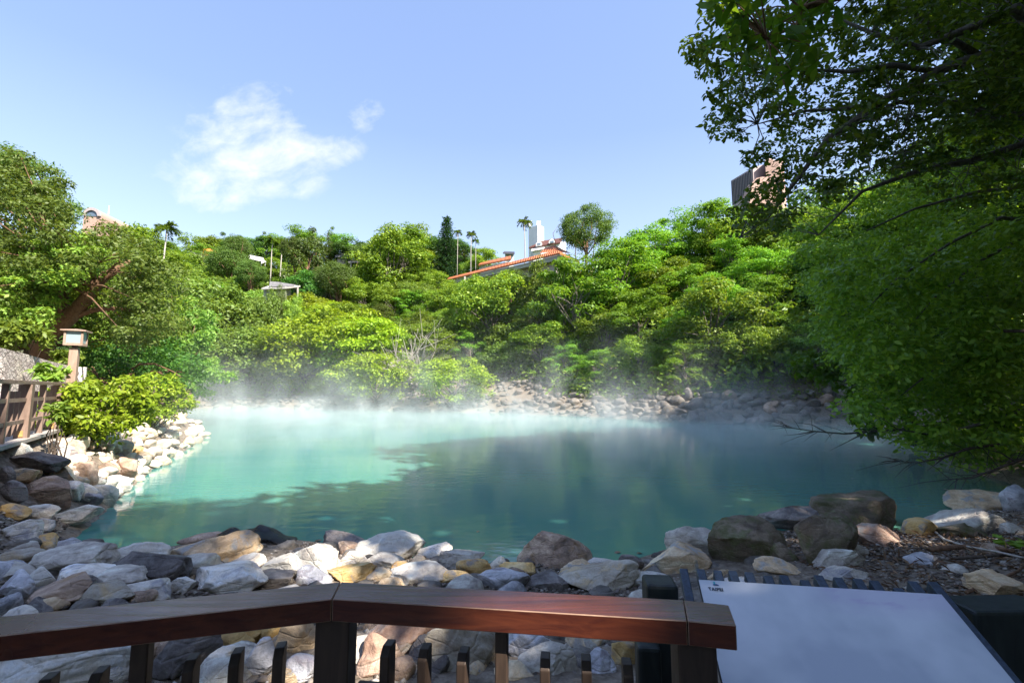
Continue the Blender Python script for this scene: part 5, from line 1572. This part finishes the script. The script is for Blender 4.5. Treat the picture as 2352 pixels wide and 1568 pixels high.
# white canopy
Y = 110; e = empty('white_canopy', tuple(P3(590, 612, Y))); tag(e, 'white gabled canopy on thin posts right of the olive trees', 'canopy')
rel(e, MB().prism([P3(563, 590, Y), P3(607, 600, Y), P3(605, 592, Y + 4), P3(568, 584, Y + 4)], (0, 0, -.25))).build('roof', P_WHITE, e)
rel(e, MB().prism([P3(600, 592, Y - .5), P3(611, 601, Y - .5), P3(600, 606, Y - .5)], (0, .3, 0))).build('gable', P_WHITE, e)
for x in (600, 609): rel(e, MB().beam(P3(x, 603, Y), P3(x, 620, Y), .16, .16, up=(0, 1, 0))).build('post', P_WHITE, e)
# grey pavilion
Y = 84; e = empty('pavilion', tuple(P3(640, 685, Y))); tag(e, 'small grey-roofed pavilion with pale walls halfway up the hill', 'pavilion')
rel(e, MB().prism([P3(600, 662, Y - 1), P3(655, 660, Y - 2), P3(690, 656, Y + 2), P3(628, 652, Y + 3)], (0, 0, -.25))).build('eave', P_CONC, e)
rel(e, MB().add([P3(618, 658, Y), P3(672, 657, Y), P3(640, 647.5, Y + 1.5), P3(620, 646, Y + 1.5), P3(680, 654, Y + 3)], [(0, 1, 2, 3), (1, 4, 2), (3, 2, 4), (0, 3, 4), (0, 4, 1)])).build('roof', P_GREYROOF, e)
rel(e, block(MB(), [P3(606, 663, Y), P3(655, 662, Y - 1), P3(668, 660, Y + 3), P3(612, 661, Y + 3)], e.location.z - 1.5)).build('wall', P_CONC, e)
for x in (656, 684): rel(e, MB().beam(P3(x, 658, Y - 1), P3(x, 690, Y - 1), .2, .2, up=(0, 1, 0))).build('post', B_PALE, e)
# long dark house
Y = 114; e = empty('long_dark_house', tuple(P3(810, 606, Y))); tag(e, 'long low dark house with grey roof and red awning on the upper hill', 'house')
rel(e, MB().prism([P3(770, 588, Y - 1), P3(852, 582, Y - 1), P3(850, 577, Y + 4), P3(775, 582, Y + 4)], (0, 0, -.35))).build('roof', P_GREYROOF, e)
rel(e, block(MB(), [P3(775, 590, Y), P3(846, 585, Y), P3(848, 582, Y + 5), P3(778, 586, Y + 5)], e.location.z - 3)).build('wall', P_GREYPINK, e)
for x in range(782, 842, 9): rel(e, MB().prism([P3(x, 591, Y - .06), P3(x + 6, 590.5, Y - .06), P3(x + 6, 597, Y - .06), P3(x, 597, Y - .06)], (0, .04, 0))).build('window', P_GLASS, e)
rel(e, MB().prism([P3(826, 596, Y - 1.4), P3(843, 595, Y - 1.4), P3(843, 593, Y), P3(826, 594, Y)], (0, 0, -.12))).build('awning', P_RED, e)
rel(e, MB().prism([P3(800, 601, Y - 1.6), P3(846, 600, Y - 1.6), P3(846, 600, Y), P3(800, 601, Y)], (0, 0, -.25))).build('terrace', P_CONC, e)
for x in (806, 842): rel(e, MB().beam(P3(x, 600, Y - 1.4), P3(x, 618, Y - 1.4), .22, .22, up=(0, 1, 0))).build('post', P_CONC, e)

# temple-style long house with orange roofs
e = empty('tiled_roof_house', tuple(P3(1180, 650, 80))); tag(e, 'long building with orange tiled eaves stepping up the slope below the tower', 'house')
pA, pB = P3(1026, 642, 94), P3(1286, 580, 72); pC = P3(1332, 601, 80)
tA, tB, tC = P3(1031, 637, 95.5), P3(1280, 574.5, 74), P3(1322, 594, 82)
rel(e, MB().add([pA, pB, tB, tA], [(0, 1, 2, 3)]).add([p - Vector((0, 0, .3)) for p in (pA, pB, tB, tA)], [(3, 2, 1, 0)]).add([pA, pB, pB - Vector((0, 0, .3)), pA - Vector((0, 0, .3))], [(3, 2, 1, 0)])).build('roof', T_ORANGE, e)
rel(e, MB().prism([pB, pC, tC, tB], (0, 0, -.3))).build('side_roof', T_ORANGE, e)
zf = Vector((0, 0, -.32)); ins = Vector((.05, .35, 0))
rel(e, MB().prism([pA + zf + ins, pB + zf + ins, pB + zf + ins - Vector((0, 0, .75)), pA + zf + ins - Vector((0, 0, .75))], (0, .25, 0))).build('fascia', P_CONC, e)
rel(e, block(MB(), [pA + zf + Vector((.8, 2.2, -.1)), pB + zf + Vector((-.4, 2.2, -.1)), tC + Vector((-1.4, 1, -.6)), tA + Vector((.4, 3, -.3))], 12)).build('wall', P_GREYPINK, e)
for s in (.12, .3, .48, .66, .84):
    q = pA.lerp(pB, s) + Vector((0, 2.05, -1.4)); d_ = (pB - pA).normalized()
    rel(e, MB().prism([q, q + Vector((d_.x, d_.y, 0)) * 2.2, q + Vector((d_.x, d_.y, 0)) * 2.2 - Vector((0, 0, 1.5)), q - Vector((0, 0, 1.5))], (0, .05, 0))).build('window', P_GLASS, e)
uA, uB = P3(1098, 608, 98), P3(1174, 594, 92)
rel(e, MB().prism([uA, uB, P3(1174, 587, 95), P3(1104, 603, 101)], (0, 0, -.3))).build('upper_roof', T_ORANGE, e)
rel(e, block(MB(), [uA + Vector((.5, .8, -.35)), uB + Vector((-.4, .8, -.35)), uB + Vector((-.4, 4, -.2)), uA + Vector((.5, 4, -.2))], 15)).build('upper_wall', P_WHITE, e)
hA, hB, hC = P3(1240, 581, 78), P3(1272, 563, 80), P3(1312, 582, 84)
rel(e, MB().add([hA, P3(1276, 578, 76), hB, P3(1250, 570, 82)], [(0, 1, 2, 3)]).add([P3(1276, 578, 76), hC, hB], [(0, 1, 2)])).build('hip_roof', T_ORANGE, e)
rel(e, block(MB(), [hA + Vector((.6, .8, -.1)), P3(1276, 579, 77), hC + Vector((-.5, .5, -.1)), P3(1285, 575, 88)], 18)).build('hip_wall', P_WHITE, e)
for x0, y0, yy_ in ((1040, 640, 92.5),): rel(e, MB().beam(P3(x0 + 28, 635, 89), P3(x0 + 28, 668, 89), .3, .3, up=(0, 1, 0))).build('post', B_PALE, e)
# white tower block behind
Y = 108; e = empty('white_tower_house', tuple(P3(1230, 580, Y))); tag(e, 'white building with a tall blank tower and brown dormered roof', 'house')
k0, k1, k2 = P3(1214, 524, Y + 1.2), P3(1235, 517, Y - .8), P3(1249, 521, Y + .8); k3 = k0 + (k2 - k1)
rel(e, block(MB(), [k0, k1, k2, k3], 20)).build('tower', P_WHITE, e)
for px, pw in ((1216, 3), (1220, 3), (1236, 6), (1240, 3.5)):
    q = P3(px, 514, Y + .6); rel(e, MB().box((q.x, q.y, q.z), (pw * .11, .5, 1.3))).build('chimney', P_WHITE, e)
rel(e, MB().prism([P3(1214, 568, Y - 3), P3(1287, 556, Y - 5), P3(1292, 546, Y), P3(1246, 553, Y)], (0, 0, -.3))).build('roof', P_BROWNROOF, e)
rel(e, block(MB(), [P3(1216, 571, Y - 2.6), P3(1288, 559, Y - 4.6), P3(1300, 555, Y + 3), P3(1250, 556, Y + 3)], 20)).build('wall', P_WHITE, e)
for px, py in ((1238, 557), (1268, 552)):
    f_ = rel(e, MB().prism([P3(px - 7, py + 7, Y - 4.6), P3(px + 7, py + 5, Y - 4.6), P3(px + 7, py + 1, Y - 4.6), P3(px, py - 4, Y - 4.6), P3(px - 7, py + 2, Y - 4.6)], (0, 4, 0))).build('dormer', P_WHITE, e)
    rel(e, MB().prism([P3(px - 4, py + 5.5, Y - 4.68), P3(px + 4, py + 4.2, Y - 4.68), P3(px + 4, py, Y - 4.68), P3(px - 4, py + 1.2, Y - 4.68)], (0, .06, 0))).build('pane', P_GLASS, f_)
rel(e, MB().prism([P3(1220, 573, Y - 5), P3(1250, 568, Y - 5), P3(1252, 566, Y - 2), P3(1224, 570, Y - 2)], (0, 0, -.4))).build('canopy', P_WHITE, e)
rel(e, block(MB(), [P3(1225, 577, Y - 4), P3(1249, 573, Y - 4), P3(1249, 573, Y - 2), P3(1226, 577, Y - 2)], 20)).build('annex', P_WHITE, e)
# small white flat-roofed house left of the palm
Y = 112; e = empty('flat_roofed_house', tuple(P3(1170, 600, Y))); tag(e, 'tiny white flat-roofed house above the upper tiled roof', 'house')
rel(e, MB().prism([P3(1155, 580, Y - 1), P3(1182, 581, Y - 1), P3(1182, 578, Y + 3), P3(1158, 577, Y + 3)], (0, 0, -.35))).build('roof', P_DARKTRIM, e)
rel(e, block(MB(), [P3(1160, 583, Y), P3(1180, 584, Y), P3(1180, 583, Y + 3), P3(1160, 582, Y + 3)], 18)).build('wall', P_WHITE, e)
# pink apartment block, right
Y = 135; e = empty('apartment_block', tuple(P3(1730, 460, Y))); tag(e, 'tall pink and grey apartment block behind the overhanging branches', 'building')
a, b, c = P3(1679, 415, Y + 9), P3(1729, 385, Y), P3(1768, 374, Y + 5); d = a + (c - b)
rel(e, block(MB(), [a, b, c, d], 22)).build('tower', P_GREYPINK, e)
ab = (b - a); lou = MB()
for i in range(14):
    q = a + ab * ((i + .5) / 14); nrm = Vector((-ab.y, ab.x, 0)).normalized(); nrm = nrm if nrm.y < 0 else -nrm
    lou.box((q.x + nrm.x * .12, q.y + nrm.y * .12, q.z - 4.5), (.22, .2, 8), math.atan2(ab.y, ab.x))
rel(e, lou).build('louvre', P_DARKTRIM, e)
f0, f1, f2 = P3(1757, 364, Y - 2), P3(1790, 372, Y - 3), P3(1800, 372, Y + 4)
rel(e, block(MB(), [f0, f1, f2, f0 + (f2 - f1)], 22)).build('stair_tower', P_PINK, e)
g0, g1 = P3(1738, 408, Y - 4), P3(1772, 410, Y - 5)
poly = [P3(1722, 440, Y - 4), P3(1728, 420, Y - 4), P3(1738, 409, Y - 4), P3(1752, 406, Y - 4), P3(1775, 410, Y - 4), P3(1775, 470, Y - 4), P3(1722, 470, Y - 4)]
rel(e, MB().prism(poly, (0, 4, 0))).build('rounded_bay', P_PINK, e)
rel(e, MB().prism([P3(1755, 425, Y - 4.1), P3(1766, 425, Y - 4.1), P3(1766, 436, Y - 4.1), P3(1755, 436, Y - 4.1)], (0, .08, 0))).build('window', P_FROST, e)
rel(e, MB().prism([P3(1750, 421, Y - 5), P3(1776, 423, Y - 5), P3(1776, 421, Y - 4), P3(1750, 419, Y - 4)], (0, 0, -.3))).build('window_hood', P_PINK, e)
# street lamps / poles on the ridge
for px, y0, y1, lab in ((613, 578, 600, 'slim pale street lamp above the white canopy'), (888, 527, 560, 'thin utility pole on the ridge left of the pointed conifer')):
    b = P3(px, y1 + 14, 118); t = P3(px, y0 - 8 if px > 700 else y0, 118)
    e = empty('street_lamp' if px < 700 else 'utility_pole', tuple(b)); tag(e, lab, 'lamp' if px < 700 else 'pole')
    MB().tube([(0, 0, 0), tuple(t - b)], .12, 6).build('mast', P_CONC, e)
    tt = t - b
    MB().box((tt.x + .5, tt.y, tt.z), (1.1, .2, .14)).build('arm', P_CONC, e)

# ------------------------------------------------------------------ steam
def steam():
    m, nt, o = newmat('steam')
    geo = nt.nodes.new('ShaderNodeNewGeometry'); sp2 = nt.nodes.new('ShaderNodeSeparateXYZ'); nt.links.new(geo.outputs['Position'], sp2.inputs[0])
    mp = nt.nodes.new('ShaderNodeMapping'); mp.inputs['Scale'].default_value = (.36, .20, .24); nt.links.new(geo.outputs['Position'], mp.inputs[0])
    n = nd(nt, 'ShaderNodeTexNoise', Scale=1.0, Detail=3.0, Roughness=.55, Distortion=.6); nt.links.new(mp.outputs[0], n.inputs['Vector'])
    wisp = math_n(nt, 'MULTIPLY', math_n(nt, 'SUBTRACT', n.outputs['Fac'], .47), 5.0, clamp=True)
    wisp = math_n(nt, 'POWER', wisp, 1.4)
    z = sp2.outputs[2]
    low = math_n(nt, 'EXPONENT', math_n(nt, 'MULTIPLY', z, -3.2))
    high = math_n(nt, 'EXPONENT', math_n(nt, 'MULTIPLY', z, -.55))
    far = math_n(nt, 'MULTIPLY', math_n(nt, 'SUBTRACT', sp2.outputs[1], 11.0), 1 / 22.0, clamp=True)
    den = math_n(nt, 'ADD', math_n(nt, 'MULTIPLY', math_n(nt, 'MULTIPLY', math_n(nt, 'MULTIPLY', low, STEAM_LOW), math_n(nt, 'ADD', math_n(nt, 'MULTIPLY', math_n(nt, 'MULTIPLY', math_n(nt, 'ADD', sp2.outputs[0], 14.0), 1 / 24.0, clamp=True), 1.05), .6)), math_n(nt, 'ADD', math_n(nt, 'MULTIPLY', far, .62), .38)), math_n(nt, 'MULTIPLY', math_n(nt, 'MULTIPLY', high, wisp), math_n(nt, 'ADD', math_n(nt, 'MULTIPLY', far, STEAM_WISP), .008)))
    v = nt.nodes.new('ShaderNodeVolumePrincipled'); v.inputs['Color'].default_value = (.97, .98, 1, 1); v.inputs['Anisotropy'].default_value = 0.1
    nt.links.new(den, v.inputs['Density']); nt.links.new(v.outputs[0], o.inputs['Volume'])
    # closed shape that follows the pool: the outline a little wider, 4.5 m high
    ring = []
    for (x, y) in SHP:
        q = Vector((x - 0, y - 22)); q.normalize(); k_ = 3.5 if y > 30 else .3
        ring.append((x + q.x * k_, y + q.y * k_))
    V = [(x, y, .03) for x, y in ring] + [(x, y, 6.5) for x, y in ring]; n_ = len(ring)
    Fq = [tuple(range(n_ - 1, -1, -1)), tuple(range(n_, 2 * n_))] + [(i, (i + 1) % n_, n_ + (i + 1) % n_, n_ + i) for i in range(n_)]
    bm = bmesh.new(); vs_ = [bm.verts.new(v_) for v_ in V]
    for f in Fq: bm.faces.new([vs_[i] for i in f])
    bmesh.ops.recalc_face_normals(bm, faces=bm.faces); bmesh.ops.triangulate(bm, faces=bm.faces)
    me = bpy.data.meshes.new('steam'); bm.to_mesh(me); bm.free(); me.materials.append(m)
    tag(link('steam', me), 'white steam drifting over the hot pool, thickest at the far shore', 'steam', None, 'stuff')


STEAM_LOW, STEAM_WISP = .070, .15
steam()

# ------------------------------------------------------------------ labels: make each one single its thing out
ORD = ['', 'leftmost', 'second', 'third', 'fourth', 'fifth', 'sixth', 'seventh', 'eighth', 'ninth', 'tenth', 'eleventh', 'twelfth', 'thirteenth', 'fourteenth', 'fifteenth', 'sixteenth',
       'seventeenth', 'eighteenth', 'nineteenth', 'twentieth']
def ordn(i):
    if i <= 20: return ORD[i]
    t = {2: 'twenty', 3: 'thirty', 4: 'forty', 5: 'fifty'}[i // 10]
    return t + ('-' + ['', 'first', 'second', 'third', 'fourth', 'fifth', 'sixth', 'seventh', 'eighth', 'ninth'][i % 10] if i % 10 else 'ieth')
bpy.context.view_layer.update()


def hill_place(o):
    x, y, z = o.location; px, py = pix(x, y, z); d = SD(x, y)
    if y < 1 or px > 2352: return 'on the right bank'
    band = 'at the shore' if d < 8 else 'low slope' if z < 9 else 'mid slope' if z < 17 else 'high slope' if z < 26 else 'near the ridge'
    side = ('below the orange-roofed house' if px < 570 else 'near the grey pavilion' if px < 730 else 'below the long dark house' if px < 900 else 'left of the tiled roofs' if px < 1040 else
            'below the tiled roofs' if px < 1330 else 'right of round olive tree' if px < 1640 else 'beneath the fig branches' if px < 1900 else 'behind the dark right-hand tree')
    return band + ' ' + side


groups = {}
for o, noun, place, cat, grp in LABELS:
    if place is None: place = hill_place(o)
    groups.setdefault((noun, place), []).append((o, cat, grp))
for (noun, place), L in groups.items():
    L.sort(key=lambda q: pix(*q[0].location)[0] if q[0].location.y > .5 else 9999)
    for i, (o, cat, grp) in enumerate(L):
        if len(L) == 1: lab = f'{noun} {place}'
        elif i == 0: lab = f'leftmost {noun} {place}'
        elif i == len(L) - 1: lab = f'rightmost {noun} {place}'
        else: lab = f'{noun} {place}, {ordn(i + 1)} from left'
        tag(o, lab, cat, grp)

print('TREES', len(cand) + len(KEY), 'ROCKS', rock_n, len(FILLED))
